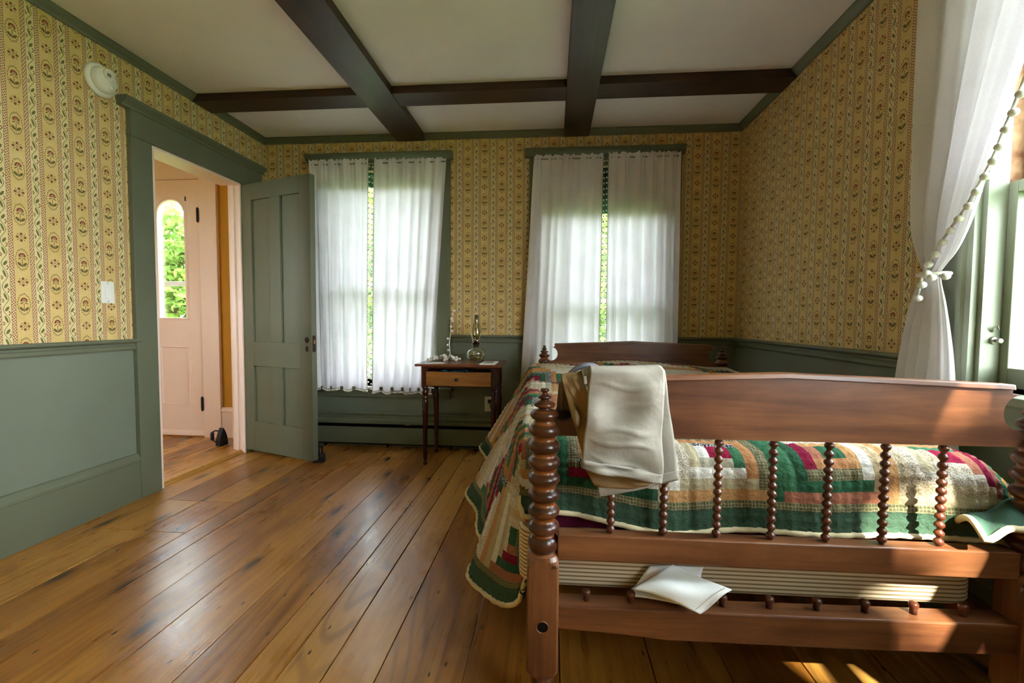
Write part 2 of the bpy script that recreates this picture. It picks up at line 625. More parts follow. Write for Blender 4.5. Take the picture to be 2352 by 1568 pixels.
def floor_wood():
    M_ = Mat('pine_floorboard', rough=0.3, spec=0.5)
    streak = M_.noise(M_.coord('Object', (22, 0.7, 9), True), 2.2, 5, 0.65, 0.3)
    b = M_.noise(M_.coord('Object', (2.6, 0.7, 1), True), 1.6, 4, 0.6, 0.3)
    # cathedral grain: contour lines of a stretched noise
    ctr = M_.noise(M_.coord('Object', (3.4, 0.42, 1), True), 1.0, 1.5, 0.4, 0.15)
    line = (ctr * 150.0).sin()
    grain = line.band(0.1, 1.0)
    vis = M_.noise(M_.coord('Object', (1.5, 0.4, 1), True), 1.3, 2).band(0.42, 0.62)
    f = streak * 0.34 + b * 0.40 + M_.rand() * 0.26
    c = M_.ramp(f, [(0.26, '#653a13'), (0.42, '#9a6122'), (0.54, '#b87e33'), (0.70, '#ca964e')])
    c = M_.mix(grain * vis * 0.42, c, '#5a3012')
    # knots with halos, stains, nail heads
    kv = M_.coord('Object', (4.2, 1.25, 1), True)
    kn = M_.vor(kv, 1.0)
    c = M_.mix(kn.band(0.17, 0.05) * 0.45, c, '#4a2810')
    c = M_.mix(kn.band(0.085, 0.03) * 0.85, c, '#21140d')
    st = M_.noise(M_.coord('Object', (9, 1.3, 1), True), 1.5, 5, 0.65)
    c = M_.mix(st.band(0.60, 0.74) * 0.6, c, '#3b2110')
    nl = M_.vor(M_.coord('Object', (8.0, 2.6, 1), True), 1.0)
    c = M_.mix(nl.band(0.030, 0.020) * 0.95, c, '#1a110c')
    sc = M_.noise(M_.coord('Object', (1, 1, 1)), 5.0, 6, 0.7, 1.2)
    c = M_.mix(sc.band(0.60, 0.70) * 0.22, c, '#3a2413')
    M_.color(c)
    M_.rough(streak * 0.14 + M_.noise(M_.coord('Object', (1, 1, 1), True), 3.0, 4) * 0.24 + 0.11)
    M_.bump(streak * 0.6 + grain * 0.3, 0.0015, 0.22)
    return M_.mat
FLOORM = floor_wood()

def ticking(name, axis, c1, c2, step):
    M_ = Mat(name, rough=0.9, spec=0.1)
    sep = M_.n.new('ShaderNodeSeparateXYZ')
    M_.l.new(M_.coord('Object'), sep.inputs[0])
    a = X(M_.t, sep.outputs[axis])
    k = (a * (2 * PI / step)).sin().band(0.15, 0.45)
    M_.color(M_.mix(k, c1, c2))
    return M_.mat
TICK = ticking('striped_ticking', 2, '#d8c6a8', '#8d7658', 0.0105)
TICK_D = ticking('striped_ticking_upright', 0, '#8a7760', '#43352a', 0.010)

def quilt_mat():
    M_ = Mat('patchwork_cotton', rough=0.95, spec=0.08)
    a = M_.n.new('ShaderNodeAttribute')
    a.attribute_name = 'patch'
    p = M_.n.new('ShaderNodeAttribute')
    p.attribute_name = 'print'
    pr = X(M_.t, p.outputs['Fac'])
    uv = M_.coord('UV', (1, 1, 1))
    v = M_.vor(uv, 210.0)
    n = M_.noise(uv, 240.0, 2)
    c = a.outputs['Color']
    # small floral print (light flecks or dark flecks), plaid, plain
    fl = v.band(0.42, 0.28) * (pr - 1.0).abs().lt(0.25)
    c = M_.mix(fl * 0.8, c, '#d9d2c0')
    fd = v.band(0.36, 0.24) * (pr - 2.0).abs().lt(0.25)
    c = M_.mix(fd * 0.6, c, '#6b4a44')
    sep = M_.n.new('ShaderNodeSeparateXYZ')
    M_.l.new(uv, sep.inputs[0])
    pu = (X(M_.t, sep.outputs[0]) * (2 * PI / 0.008)).sin().gt(0.6)
    pv = (X(M_.t, sep.outputs[1]) * (2 * PI / 0.008)).sin().gt(0.6)
    c = M_.mix((pu.max(pv)) * (pr - 3.0).abs().lt(0.25) * 0.4, c, '#b3a37c')
    c = M_.mix(n.band(0.35, 0.75) * 0.22, c, '#3a352c')
    M_.color(c)
    M_.bump(M_.noise(uv, 55.0, 4, 0.6, 0.5), 0.010, 0.7)
    return M_.mat
QUILT = quilt_mat()

def leafmat(name, c1, c2):
    M_ = Mat(name, rough=0.6, spec=0.2)
    n = M_.noise(M_.coord('Object'), 1.5, 3)
    cs = M_.ramp(n, [(0.3, c1), (0.7, c2)])
    M_.color(cs)
    tr = M_.n.new('ShaderNodeBsdfTranslucent')
    M_.l.new(cs, tr.inputs[0])
    mx = M_.n.new('ShaderNodeMixShader')
    mx.inputs[0].default_value = 0.5
    M_.l.new(M_.b.outputs[0], mx.inputs[1])
    M_.l.new(tr.outputs[0], mx.inputs[2])
    M_.l.new(mx.outputs[0], M_.out.inputs[0])
    return M_.mat
LEAF = leafmat('tree_leaves', '#344a1e', '#6f8c3c')
BARK = paint('tree_bark', '#4b3d30', '#635343', 0.9, 0.1, 12.0)
GRASS = paint('lawn_grass', '#3c5226', '#5b7238', 0.95, 0.05, 1.2)

# ------------------------------------------------------------------ the setting
RAILZ0, RAILZ1 = 0.822, 0.880          # chair rail
DY0, DY1, DZ = -1.030, -0.300, 1.965   # doorway in the left wall
W1X0, W1X1 = 0.50, 1.38                # openings of the two back windows
W2X0, W2X1 = 2.20, 3.08
WZ0, WZ1 = 0.52, 2.13
RY0, RY1, RZ0, RZ1 = -2.74, -1.88, 0.80, 2.20     # right window in view
SY0, SY1 = -4.15, -3.18                           # second right window, behind the camera
T = 0.13
TL = 0.066          # the partition to the hall is thin

def wall_with_holes(name, mat_up, mat_low, axis, at, outward, a0, a1, holes, z1=CEIL, split=0.85, thick=T):
    """wall slab at coordinate `at`, thickness T outward; holes = (a0, a1, z0, z1)"""
    lo, hi = sorted((at, at + outward * thick))
    up, dn = MB(), MB()
    cuts = sorted({a0, a1} | {h[0] for h in holes} | {h[1] for h in holes})
    def put(b0, b1, c0, c1):
        for mb, q0, q1 in ((dn, c0, min(c1, split)), (up, max(c0, split), c1)):
            if q1 - q0 > 1e-4:
                if axis == 0:
                    mb.box(lo, hi, b0, b1, q0, q1)
                else:
                    mb.box(b0, b1, lo, hi, q0, q1)
    for b0, b1 in zip(cuts[:-1], cuts[1:]):
        hs = [h for h in holes if h[0] <= b0 + 1e-6 and h[1] >= b1 - 1e-6]
        z = -0.03
        for h in sorted(hs, key=lambda q: q[2]):
            if h[2] > z + 1e-4:
                put(b0, b1, z, h[2])
            z = max(z, h[3])
        put(b0, b1, z, z1)
    o = up.build(name, mat_up, kind='structure')
    dn.build('wainscot', mat_low, o)
    return o

wall_back = wall_with_holes('wall_back', WP_B, GREEN_WALL, 1, 0.0, 1, 0.0, W + T, [(W1X0, W1X1, WZ0, WZ1), (W2X0, W2X1, WZ0, WZ1)])
wall_left = wall_with_holes('wall_left', WP_L, GREEN_WALL, 0, 0.0, -1, REAR - T, 0.0, [(DY0, DY1, -0.03, DZ)], thick=TL)
wall_right = wall_with_holes('wall_right', WP_R, GREEN_WALL, 0, W, 1, REAR - T, 0.0, [(RY0, RY1, RZ0, RZ1), (SY0, SY1, RZ0, RZ1)])
wall_front = wall_with_holes('wall_front', WP_B, GREEN_WALL, 1, REAR, -1, 0.0, W, [])
ceiling = MB().box(-1.75, W + T, REAR - T, T, CEIL, CEIL + 0.12).build('ceiling', CEILM, kind='structure')

# floor: subfloor and one board after another
floor = MB().box(0.0, W, REAR, 0.0, -0.06, -0.024).build('floor', DARK, kind='structure')
seams = [0.0, 0.175, 0.37, 0.58, 0.695, 0.862, 1.037, 1.241, 1.411, 1.515, 1.642, 1.790, 2.031, 2.30, 2.567, 2.780, 3.010, 3.240, 3.450, W]
rb = random.Random(3)
for i, (x0, x1) in enumerate(zip(seams[:-1], seams[1:])):
    cuts = [REAR, 0.0]
    if i in (1, 2):
        cuts = [REAR, -1.520, -1.170, 0.0]
    elif i not in (7, 10, 12):
        cuts = [REAR, rb.choice([-2.95, -3.3, -3.6]), 0.0]
    g = rb.choice([0.0008, 0.0012, 0.0022])
    for y0, y1 in zip(cuts[:-1], cuts[1:]):
        dz = rb.uniform(-0.0012, 0.0)
        MB().box(x0 + g, x1 - g, y0 + 0.001, y1 - 0.001, -0.024, dz).build('plank', FLOORM, floor, bevel=0.0012)

# crown moulding, chair rail, baseboards
def crown(name, axis, at, sgn, a0, a1):
    d = [(0, -0.043), (0.010, -0.043), (0.016, -0.034), (0.030, -0.020), (0.038, -0.010), (0.038, 0), (0, 0)]
    prof = [(at + sgn * p, CEIL + q) for p, q in d]
    return MB().prism(prof, axis, a0, a1).build(name, GREEN, kind='structure')
crown('trim_1', 0, 0.0, -1, 0.0, W)
crown('trim_2', 1, 0.0, 1, REAR, 0.0)
crown('trim_3', 1, W, -1, REAR, 0.0)

def rail(name, axis, at, sgn, spans):
    d = [(0, 0.0), (0.016, 0.0), (0.020, 0.006), (0.020, 0.020), (0.012, 0.026), (0.012, 0.034), (0.028, 0.040), (0.034, 0.046), (0.034, 0.054), (0.030, 0.058), (0, 0.058)]
    prof = [(at + sgn * p, RAILZ0 + q) for p, q in d]
    mb = MB()
    for a0, a1 in spans:
        mb.prism(prof, axis, a0, a1)
    return mb.build(name, GREEN, kind='structure')
rail('trim_4', 0, 0.0, -1, [(1.50, 2.085), (3.195, W)])
rail('trim_5', 1, 0.0, 1, [(REAR, -1.150)])
rail('trim_6', 1, W, -1, [(REAR, -2.90), (-1.724, 0.0)])

def baseboard(name, axis, at, sgn, a0, a1):
    d = [(0, 0), (0.022, 0), (0.022, 0.205), (0.026, 0.210), (0.026, 0.222), (0.018, 0.236), (0.010, 0.248), (0.004, 0.252), (0, 0.252)]
    prof = [(at + sgn * p, q) for p, q in d]
    return MB().prism(prof, axis, a0, a1).build(name, GREEN, kind='structure')
baseboard('baseboard_left', 1, 0.0, 1, REAR, -1.172)
baseboard('baseboard_right', 1, W, -1, REAR, 0.0)
baseboard('baseboard_back', 0, 0.0, -1, 0.0, W)

# doorway casing of the left wall: side boards, head board, cap moulding, jamb lining
door_casing = empty('trim_7', (0, DY0, 0), kind='structure')
def in_casing(mb, name, mat, bevel=0.002):
    o = mb.build(name, mat, door_casing, bevel=bevel)
    o.location = (0, -DY0, 0)
    return o
in_casing(MB().box(0.0, 0.026, -1.172, DY0 - 0.012, 0, 1.968), 'side_casing', GREEN)
in_casing(MB().box(0.0, 0.026, DY1 + 0.012, -0.155, 0, 1.968), 'side_casing', GREEN)
in_casing(MB().box(0.0, 0.030, -1.172, -0.078, 1.972, 2.10), 'head_casing', GREEN)
in_casing(MB().box(0.0, 0.034, -1.176, -0.078, 1.962, 1.972), 'head_bead', GREEN)
cap = [(0.0, 2.10), (0.034, 2.10), (0.036, 2.112), (0.050, 2.124), (0.062, 2.134), (0.062, 2.150), (0.0, 2.150)]
in_casing(MB().prism(cap, 1, -1.222, -0.062), 'head_cap', GREEN, 0)
in_casing(MB().box(-TL - 0.002, 0.014, DY0, DY0 + 0.014, 0.0, DZ), 'jamb', PINK)
in_casing(MB().box(-TL - 0.002, 0.014, DY1 - 0.014, DY1, 0.0, DZ), 'jamb', PINK)
in_casing(MB().box(-T - 0.002, 0.018, DY0 + 0.014, DY1 - 0.014, DZ - 0.016, DZ), 'jamb_head', PINK)
in_casing(MB().box(-0.058, -0.028, DY1 - 0.026, DY1 - 0.014, 0.0, DZ - 0.016), 'door_stop', PINK)
in_casing(MB().box(-0.058, -0.028, DY0 + 0.014, DY0 + 0.026, 0.0, DZ - 0.016), 'door_stop', PINK)
in_casing(MB().box(-TL - 0.020, -TL, DY1 - 0.004, DY1 + 0.10, 0.0, DZ), 'hall_side_casing', PINK)
in_casing(MB().prism([(-TL, -0.02), (0.004, -0.02), (0.004, 0.004), (-0.016, 0.022), (-TL, 0.024)], 1, DY0 - 0.01, DY1 + 0.01), 'threshold', FLOORM, 0.002)

# the four-panel door, swung into the room
HX, HY = 0.012, -0.300
FREE = Vector((0.658, -0.526, 0))
ang = math.atan2(FREE.y - HY, FREE.x - HX)
DW = (FREE - Vector((HX, HY, 0))).length
door = empty('door_1', (HX, HY, 0.026), ang, 'structure')
TH = 0.042
def dpart(name, u0, u1, z0, z1, y0=0.0, y1=TH, mat=GREEN, bevel=0.0015):
    return MB().box(u0, u1, y0, y1, z0, z1).build(name, mat, door, bevel=bevel)
DH = 1.928
sw = 0.100
midu = DW / 2
cw = 0.052
dpart('stile', 0, sw, 0, DH)
dpart('stile', DW - sw, DW, 0, DH)
rails = [(0.0, 0.215), (0.625, 0.800), (DH - 0.115, DH)]
for z0, z1 in rails:
    dpart('rail', sw, DW - sw, z0, z1)
dpart('muntin', midu - cw, midu + cw, 0.215, 0.625)
dpart('muntin', midu - cw, midu + cw, 0.800, DH - 0.115)
for z0, z1 in ((0.215, 0.625), (0.800, DH - 0.115)):
    for u0, u1 in ((sw, midu - cw), (midu + cw, DW - sw)):
        dpart('panel', u0 - 0.004, u1 + 0.004, z0 - 0.004, z1 + 0.004, 0.016, 0.026, GREEN, 0)
tagrose = MB().lathe([(0.0, 0.0), (0.008, -0.001), (0.0085, -0.004), (0.013, -0.0045), (0.019, -0.002), (0.021, 0.0)], 18, (DW - 0.045, 0, 0.825), 1).build('knob_rose', BRONZE, door, smooth=True)
MB().lathe([(0.0, -0.003), (0.011, -0.003), (0.013, 0.0)], 16, (0, 0, 0), 1).moved(Matrix.Translation((DW - 0.045, 0, 0.765)) @ Matrix.Scale(1.6, 4, (0, 0, 1))).build('keyhole_cover', BRONZE, door, smooth=True)
MB().box(DW - 0.0005, DW + 0.0015, 0.006, TH - 0.010, 0.745, 0.855).build('latch_plate', BRONZE, door)
MB().box(DW + 0.0005, DW + 0.004, 0.014, 0.026, 0.80, 0.825).build('latch_bolt', RUSTWOOD, door)
for z in (0.22, 1.68):
    MB().lathe([(0.006, 0), (0.006, 0.09)], 10, (0.002, 0.012 + TH, z)).build('hinge', BRONZE, door)

# back windows
def back_window(name, x0, x1, meet, cap0, cap1, c0, c1):
    w = empty(name, ((x0 + x1) / 2, 0, WZ0), 0, 'structure')
    off = (-(x0 + x1) / 2, 0, -WZ0)
    def part(mb, nm, mat=GREEN, bevel=0.0, par=w):
        return mb.build(nm, mat, par, loc=off if par is w else None, bevel=bevel)
    part(MB().box(c0, x0, -0.024, 0.0, 0.44, 2.20), 'side_casing', GREEN, 0.002)
    part(MB().box(x1, c1, -0.024, 0.0, 0.44, 2.20), 'side_casing', GREEN, 0.002)
    part(MB().box(x0, x1, -0.024, 0.0, WZ1, 2.20), 'head_casing', GREEN)
    prof = [(0.0, 2.20), (-0.030, 2.20), (-0.034, 2.212), (-0.050, 2.228), (-0.066, 2.240), (-0.066, 2.252), (0.0, 2.252)]
    part(MB().prism(prof, 0, cap0, cap1), 'head_cap')
    part(MB().box(c0 - 0.02, c1 + 0.02, -0.055, 0.02, 0.445, 0.47), 'stool', GREEN, 0.004)
    part(MB().box(c0, c1, -0.020, 0.0, 0.385, 0.445), 'apron', GREEN, 0.002)
    part(MB().box(x0, x1, 0.0, T + 0.02, WZ0 - 0.05, WZ0), 'sill')
    part(MB().box(x0, x0 + 0.02, 0.0, T, WZ0, WZ1), 'jamb')
    part(MB().box(x1 - 0.02, x1, 0.0, T, WZ0, WZ1), 'jamb')
    for nm, z0, z1, yy in (('lower_sash', WZ0, meet + 0.02, 0.045), ('upper_sash', meet - 0.02, WZ1, 0.085)):
        mb = MB()
        s = 0.045
        mb.box(x0 + 0.02, x0 + 0.02 + s, yy, yy + 0.035, z0, z1).box(x1 - 0.02 - s, x1 - 0.02, yy, yy + 0.035, z0, z1)
        mb.box(x0 + 0.02 + s, x1 - 0.02 - s, yy, yy + 0.035, z0, z0 + 0.05).box(x0 + 0.02 + s, x1 - 0.02 - s, yy, yy + 0.035, z1 - 0.04, z1)
        sash = part(mb, nm, GREEN_WIN)
        MB().box(x0 + 0.02 + s, x1 - 0.02 - s, yy + 0.015, yy + 0.018, z0 + 0.05, z1 - 0.04).build('pane', WPANE, sash)
    return w
back_window('window_1', W1X0, W1X1, 1.26, 0.358, 1.510, 0.395, 1.488)
back_window('window_2', W2X0, W2X1, 1.145, 2.050, 3.205, 2.085, 3.185)

# right windows (the far one in view, one behind the camera that the sun comes through)
def right_window(name, y0, y1, detail):
    w = empty(name, (W, (y0 + y1) / 2, RZ0), 0, 'structure')
    off = (-W, -(y0 + y1) / 2, -RZ0)
    def part(mb, nm, mat=GREEN_WIN, bevel=0.0, par=w):
        return mb.build(nm, mat, par, loc=off if par is w else None, bevel=bevel)
    casing = [(0.0, 0.0), (-0.022, 0.0), (-0.022, 0.020), (-0.030, 0.026), (-0.030, 0.044), (-0.018, 0.050), (-0.018, 0.150), (-0.012, 0.156), (0.0, 0.156)]
    part(MB().prism([(W + p, y1 + q) for p, q in casing], 2, RZ0 - 0.03, RZ1 + 0.07), 'side_casing')
    part(MB().prism([(W + p, y0 - q) for p, q in casing], 2, RZ0 - 0.03, RZ1 + 0.07), 'side_casing')
    part(MB().box(W - 0.024, W, y0, y1, RZ1, RZ1 + 0.07), 'head_casing')
    part(MB().box(W - 0.075, W + 0.03, y0 - 0.17, y1 + 0.17, RZ0 - 0.032, RZ0 - 0.004), 'stool', GREEN_WIN, 0.006)
    part(MB().box(W - 0.020, W, y0 - 0.15, y1 + 0.15, RZ0 - 0.105, RZ0 - 0.032), 'apron', GREEN_WIN, 0.003)
    part(MB().box(W, W + T + 0.03, y0, y1, RZ0 - 0.04, RZ0), 'sill', OUTWHITE)
    part(MB().box(W, W + 0.058, y1 - 0.016, y1, RZ0, RZ1), 'jamb')
    part(MB().box(W, W + 0.058, y0, y0 + 0.016, RZ0, RZ1), 'jamb')
    part(MB().box(W + 0.058, W + T + 0.02, y1 - 0.012, y1, 1.43, RZ1), 'outer_jamb', RUSTWOOD)
    part(MB().box(W + 0.058, W + T + 0.02, y1 - 0.012, y1, RZ0, 1.43), 'outer_jamb', OUTWHITE)
    part(MB().box(W + 0.058, W + T + 0.02, y0, y0 + 0.012, RZ0, RZ1), 'outer_jamb', RUSTWOOD)
    meet = 1.43
    s = 0.028
    for nm, z0, z1, xx, mt in (('lower_sash', RZ0 + 0.002, meet, 0.058, GREEN_WIN), ('upper_sash', meet - 0.04, RZ1, 0.098, GREEN_WIN)):
        mb = MB()
        mb.box(W + xx, W + xx + 0.034, y1 - 0.014 - s, y1 - 0.014, z0, z1).box(W + xx, W + xx + 0.034, y0 + 0.014, y0 + 0.014 + s, z0, z1)
        mb.box(W + xx, W + xx + 0.034, y0 + 0.014 + s, y1 - 0.014 - s, z0, z0 + 0.06).box(W + xx, W + xx + 0.034, y0 + 0.014 + s, y1 - 0.014 - s, z1 - 0.035, z1)
        sash = part(mb, nm, mt, 0.002)
        MB().box(W + xx + 0.014, W + xx + 0.017, y0 + 0.014 + s, y1 - 0.014 - s, z0 + 0.06, z1 - 0.035).build('pane', WPANE, sash)
    if detail:
        part(MB().box(W + T + 0.02, W + T + 0.05, y1 - 0.062, y1 + 0.03, RZ0 - 0.02, RZ1), 'storm_frame', OUTWHITE)
        lk = part(MB().lathe([(0.0, -0.028), (0.007, -0.026), (0.009, -0.020), (0.005, -0.016), (0.005, -0.008), (0.011, -0.006), (0.013, 0.0)], 12, (W + 0.036, y1 - 0.016, 0.945), 1), 'latch_knob', STEEL)
        part(MB().tube([(W + 0.032, y1 - 0.018, 0.972), (W + 0.026, y1 - 0.026, 0.984), (W + 0.034, y1 - 0.030, 0.990), (W + 0.042, y1 - 0.026, 0.980)], 0.003, 6), 'latch_hook', STEEL)
    return w
right_window('window_3', RY0, RY1, True)
right_window('window_4', SY0, SY1, False)

# ------------------------------------------------------------------ the hall beyond the doorway
HZ = 0.022
hall_floor = MB().box(-1.75, -TL, -3.0, 0.0, -0.06, HZ - 0.02).build('floor_hall', DARK, kind='structure')
hx = [-1.75, -1.55, -1.36, -1.18, -0.98, -0.80, -0.63, -0.46, -0.30, -TL - 0.001]
for x0, x1 in zip(hx[:-1], hx[1:]):
    MB().box(x0 + 0.001, x1 - 0.001, -3.0, -0.001, HZ - 0.02, HZ).build('plank', FLOORM, hall_floor, bevel=0.0012)
FX0, FX1, FZ = -1.360, -0.548, 2.098     # front door leaf
mbw = MB().box(-1.75, FX0 - 0.01, 0, T, HZ - 0.05, CEIL).box(FX1 + 0.01, 0.0, 0, T, HZ - 0.05, CEIL).box(FX0 - 0.01, FX1 + 0.01, 0, T, FZ + 0.01, CEIL)
mbw.build('wall_hall_back', WP_H, kind='structure')
wall_hl = MB().box(-1.75 - T, -1.75, -3.0, -2.85, -0.03, CEIL).box(-1.75 - T, -1.75, -2.0, 0.0, -0.03, CEIL).box(-1.75 - T, -1.75, -2.85, -2.0, -0.03, 0.9).box(-1.75 - T, -1.75, -2.85, -2.0, 2.1, CEIL)
wall_hl.build('wall_hall_left', WP_H, kind='structure')
MB().box(-1.75, -TL, -3.0 - T, -3.0, -0.03, CEIL).build('wall_hall_front', WP_H, kind='structure')
fc = empty('trim_8', (-0.95, 0, HZ), kind='structure')
def fpart(mb, nm, mat=PINK, bevel=0.0, par=None):
    return mb.build(nm, mat, par or fc, loc=(0.95, 0, -HZ) if par is None else None, bevel=bevel)
fpart(MB().box(FX1 + 0.004, -0.395, -0.028, 0.0, HZ, FZ + 0.003), 'side_casing', PINK, 0.003)
fpart(MB().box(FX0 - 0.155, FX0 - 0.004, -0.028, 0.0, HZ, FZ + 0.003), 'side_casing', PINK, 0.003)
fpart(MB().box(FX0 - 0.155, -0.395, -0.030, 0.0, FZ + 0.003, FZ + 0.19), 'head_casing', PINK, 0.003)
prof = [(0, HZ), (-0.018, HZ), (-0.018, 0.235), (-0.024, 0.24), (-0.022, 0.258), (-0.008, 0.270), (0, 0.270)]
MB().prism(prof, 0, -0.395, -TL).build('baseboard_hall', PINK, kind='structure')

# front door: stiles, rails, two arched lights, two lower panels
fd = empty('door_2', ((FX0 + FX1) / 2, 0, HZ), 0, 'structure')
fo = (-(FX0 + FX1) / 2, 0, -HZ)
def fdp(mb, nm, mat=PINK, bevel=0.0, par=None):
    return mb.build(nm, mat, par or fd, loc=fo if par is None else None, bevel=bevel)
Y0, Y1 = 0.004, 0.046
LC = (-0.806, -1.102)      # centres of the two lights
HW = 0.122                 # half width of light
SPR, BOT = 1.826, 0.992    # spring line, glass bottom
fdp(MB().box(FX0, LC[1] - HW, Y0, Y1, HZ + 0.012, FZ), 'stile')
fdp(MB().box(LC[0] + HW, FX1, Y0, Y1, HZ + 0.012, FZ), 'stile')
fdp(MB().box(LC[1] + HW, LC[0] - HW, Y0, Y1, HZ + 0.012, FZ), 'muntin')
for xc in LC:
    fdp(MB().box(xc - HW, xc + HW, Y0, Y1, 0.756, BOT), 'lock_rail')
    fdp(MB().box(xc - HW, xc + HW, Y0, Y1, HZ + 0.012, 0.287), 'bottom_rail')
    # spandrel with the arch cut out
    pts = [(xc + HW * math.cos(PI * k / 20), SPR + HW * math.sin(PI * k / 20)) for k in range(21)]
    vs, fs = [], []
    for yy in (Y0, Y1):
        for x_, z_ in pts:
            vs.append((x_, yy, z_))
        for x_, z_ in pts:
            vs.append((x_, yy, FZ))
    n = 21
    for k in range(n - 1):
        fs.append((k, k + 1, n + k + 1, n + k))
        fs.append((2 * n + k + 1, 2 * n + k, 3 * n + k, 3 * n + k + 1))
        fs.append((k + 1, k, 2 * n + k, 2 * n + k + 1))
    fdp(MB().add(vs, fs), 'arch_rail')
    outline = [(xc - HW, BOT)] + [(xc + HW, BOT)] + pts
    fdp(MB().tube([(x_, Y0 - 0.002, z_) for x_, z_ in outline], 0.010, 8, True), 'arch_moulding')
    big = [(xc - HW - 0.018, BOT - 0.018), (xc + HW + 0.018, BOT - 0.018)] + [(xc + (HW + 0.018) * math.cos(PI * k / 20), SPR + (HW + 0.018) * math.sin(PI * k / 20)) for k in range(21)]
    fdp(MB().tube([(x_, Y0, z_) for x_, z_ in big], 0.005, 6, True), 'outer_moulding')
    gv = [(x_, 0.024, z_) for x_, z_ in outline]
    fdp(MB().add(gv, [tuple(range(len(gv)))]), 'pane', WPANE)
    fdp(MB().box(xc - HW, xc + HW, 0.018, 0.030, 0.287, 0.756), 'panel')
    for d_, r_ in ((0.0, 0.008), (0.018, 0.004)):
        q = [(xc - HW - d_, 0.287 - d_), (xc + HW + d_, 0.287 - d_), (xc + HW + d_, 0.756 + d_), (xc - HW - d_, 0.756 + d_)]
        fdp(MB().tube([(x_, Y0, z_) for x_, z_ in q], r_, 6, True), 'panel_moulding')
fdp(MB().prism([(Y0, HZ + 0.012), (Y0 - 0.022, HZ + 0.012), (Y0 - 0.020, HZ + 0.03), (Y0, HZ + 0.05)], 0, FX0, FX1), 'weather_strip')
for z in (0.30, 1.81):
    fdp(MB().lathe([(0.0, -0.062), (0.004, -0.058), (0.009, -0.05), (0.009, 0.05), (0.004, 0.058), (0.0, 0.062)], 10, (FX1 + 0.002, -0.036, z)), 'hinge', IRON)
fdp(MB().box(FX0, FX1, -0.02, 0.10, HZ - 0.02, HZ + 0.010), 'sill', FLOORM)
fdp(MB().box(FX1 - 0.135, FX1 - 0.127, Y0 - 0.004, Y0, 1.93, 1.965), 'latch_scar', BRONZE)

# storm door outside the front door
sd = empty('door_3', ((FX0 + FX1) / 2, T + 0.05, 0), 0, 'structure')
so = (-(FX0 + FX1) / 2, -T - 0.05, 0)
for nm, b in (('stile', (FX0, FX0 + 0.07, 0, FZ)), ('stile', (FX1 - 0.07, FX1, 0, FZ)), ('rail', (FX0 + 0.07, FX1 - 0.07, 1.262, 1.305)), ('rail', (FX0 + 0.07, FX1 - 0.07, FZ - 0.08, FZ)), ('rail', (FX0 + 0.07, FX1 - 0.07, 0, 0.25))):
    MB().box(b[0], b[1], T + 0.05, T + 0.08, b[2], b[3]).build(nm, GREYWOOD, sd, loc=so, bevel=0.003)
MB().box(FX0 + 0.07, FX1 - 0.07, T + 0.062, T + 0.066, 0.25, FZ - 0.08).build('pane', WPANE, sd, loc=so)

# unseen window, added so that daylight brightens the hall
w = empty('fill_window', (-1.75, -2.425, 0.9), 0, 'structure')
mb = MB().box(-1.75 - T, -1.74, -2.85, -2.80, 0.9, 2.1).box(-1.75 - T, -1.74, -2.05, -2.0, 0.9, 2.1).box(-1.75 - T, -1.74, -2.80, -2.05, 0.9, 0.95).box(-1.75 - T, -1.74, -2.80, -2.05, 2.05, 2.1)
mb.build('frame', PINK, w, loc=(1.75, 2.425, -0.9))
MB().box(-1.80, -1.797, -2.80, -2.05, 0.95, 2.05).build('pane', WPANE, w, loc=(1.75, 2.425, -0.9))

# ceiling beams: hollow boxed beams nailed under the ceiling
BZ = 2.346
def beam(x0, x1, y0, y1, mat, label):
    o = MB().box(x0, x1, y0, y1, BZ, CEIL - 0.0005).build('ceiling_beam', mat, bevel=0.002)
    return tag(o, label, 'beam')
beam(1.076, 1.290, REAR + 0.02, -0.004, BEAM_Y, 'dark stained beam running lengthwise, ending above the window nearest the doorway')
beam(2.336, 2.520, REAR + 0.02, -0.004, BEAM_Y, 'dark stained beam running lengthwise over the bed')
tag(MB().box(0.002, 1.0755, -0.722, -0.556, BZ + 0.002, CEIL - 0.0005).build('ceiling_beam', BEAM_X, bevel=0.002), 'short dark stained cross beam between the doorway wall and first long beam', 'beam')
tag(MB().box(1.2905, 2.3355, -0.722, -0.556, BZ + 0.002, CEIL - 0.0005).build('ceiling_beam', BEAM_X, bevel=0.002), 'dark stained cross beam spanning between the two long beams', 'beam')
tag(MB().box(2.5205, W - 0.002, -0.742, -0.562, BZ + 0.002, CEIL - 0.0005).build('ceiling_beam', BEAM_X, bevel=0.002), 'dark stained cross beam from the long beam to the papered side wall', 'beam')

# outside: lawn and trees
tag(MB().box(-40, 40, -40, 50, -0.62, -0.6).build('lawn', GRASS, kind='structure'), 'green lawn outside the house', 'lawn')
def leaf_mesh(seed, rx, rz, n, size):
    r = random.Random(seed)
    mb = MB()
    for _ in range(n):
        d = Vector((r.gauss(0, 1), r.gauss(0, 1), r.gauss(0, 1))).normalized() * (r.random() ** 0.45)
        p = Vector((d.x * rx, d.y * rx, d.z * rz))
        a = Vector((r.gauss(0, 1), r.gauss(0, 1), r.gauss(0, 0.6))).normalized()
        b = a.orthogonal().normalized()
        b = (b * math.cos(r.random() * 6) + a.cross(b) * math.sin(r.random() * 6)).normalized()
        s = size * r.uniform(0.6, 1.4)
        mb.add([p - a * s, p + b * s * 0.45, p + a * s, p - b * s * 0.45], [(0, 1, 2, 3)])
    return mb
crown_me = [leaf_mesh(k, 2.3, 2.7, 8000, 0.115).build('foliage', LEAF, uv=False) for k in range(2)]
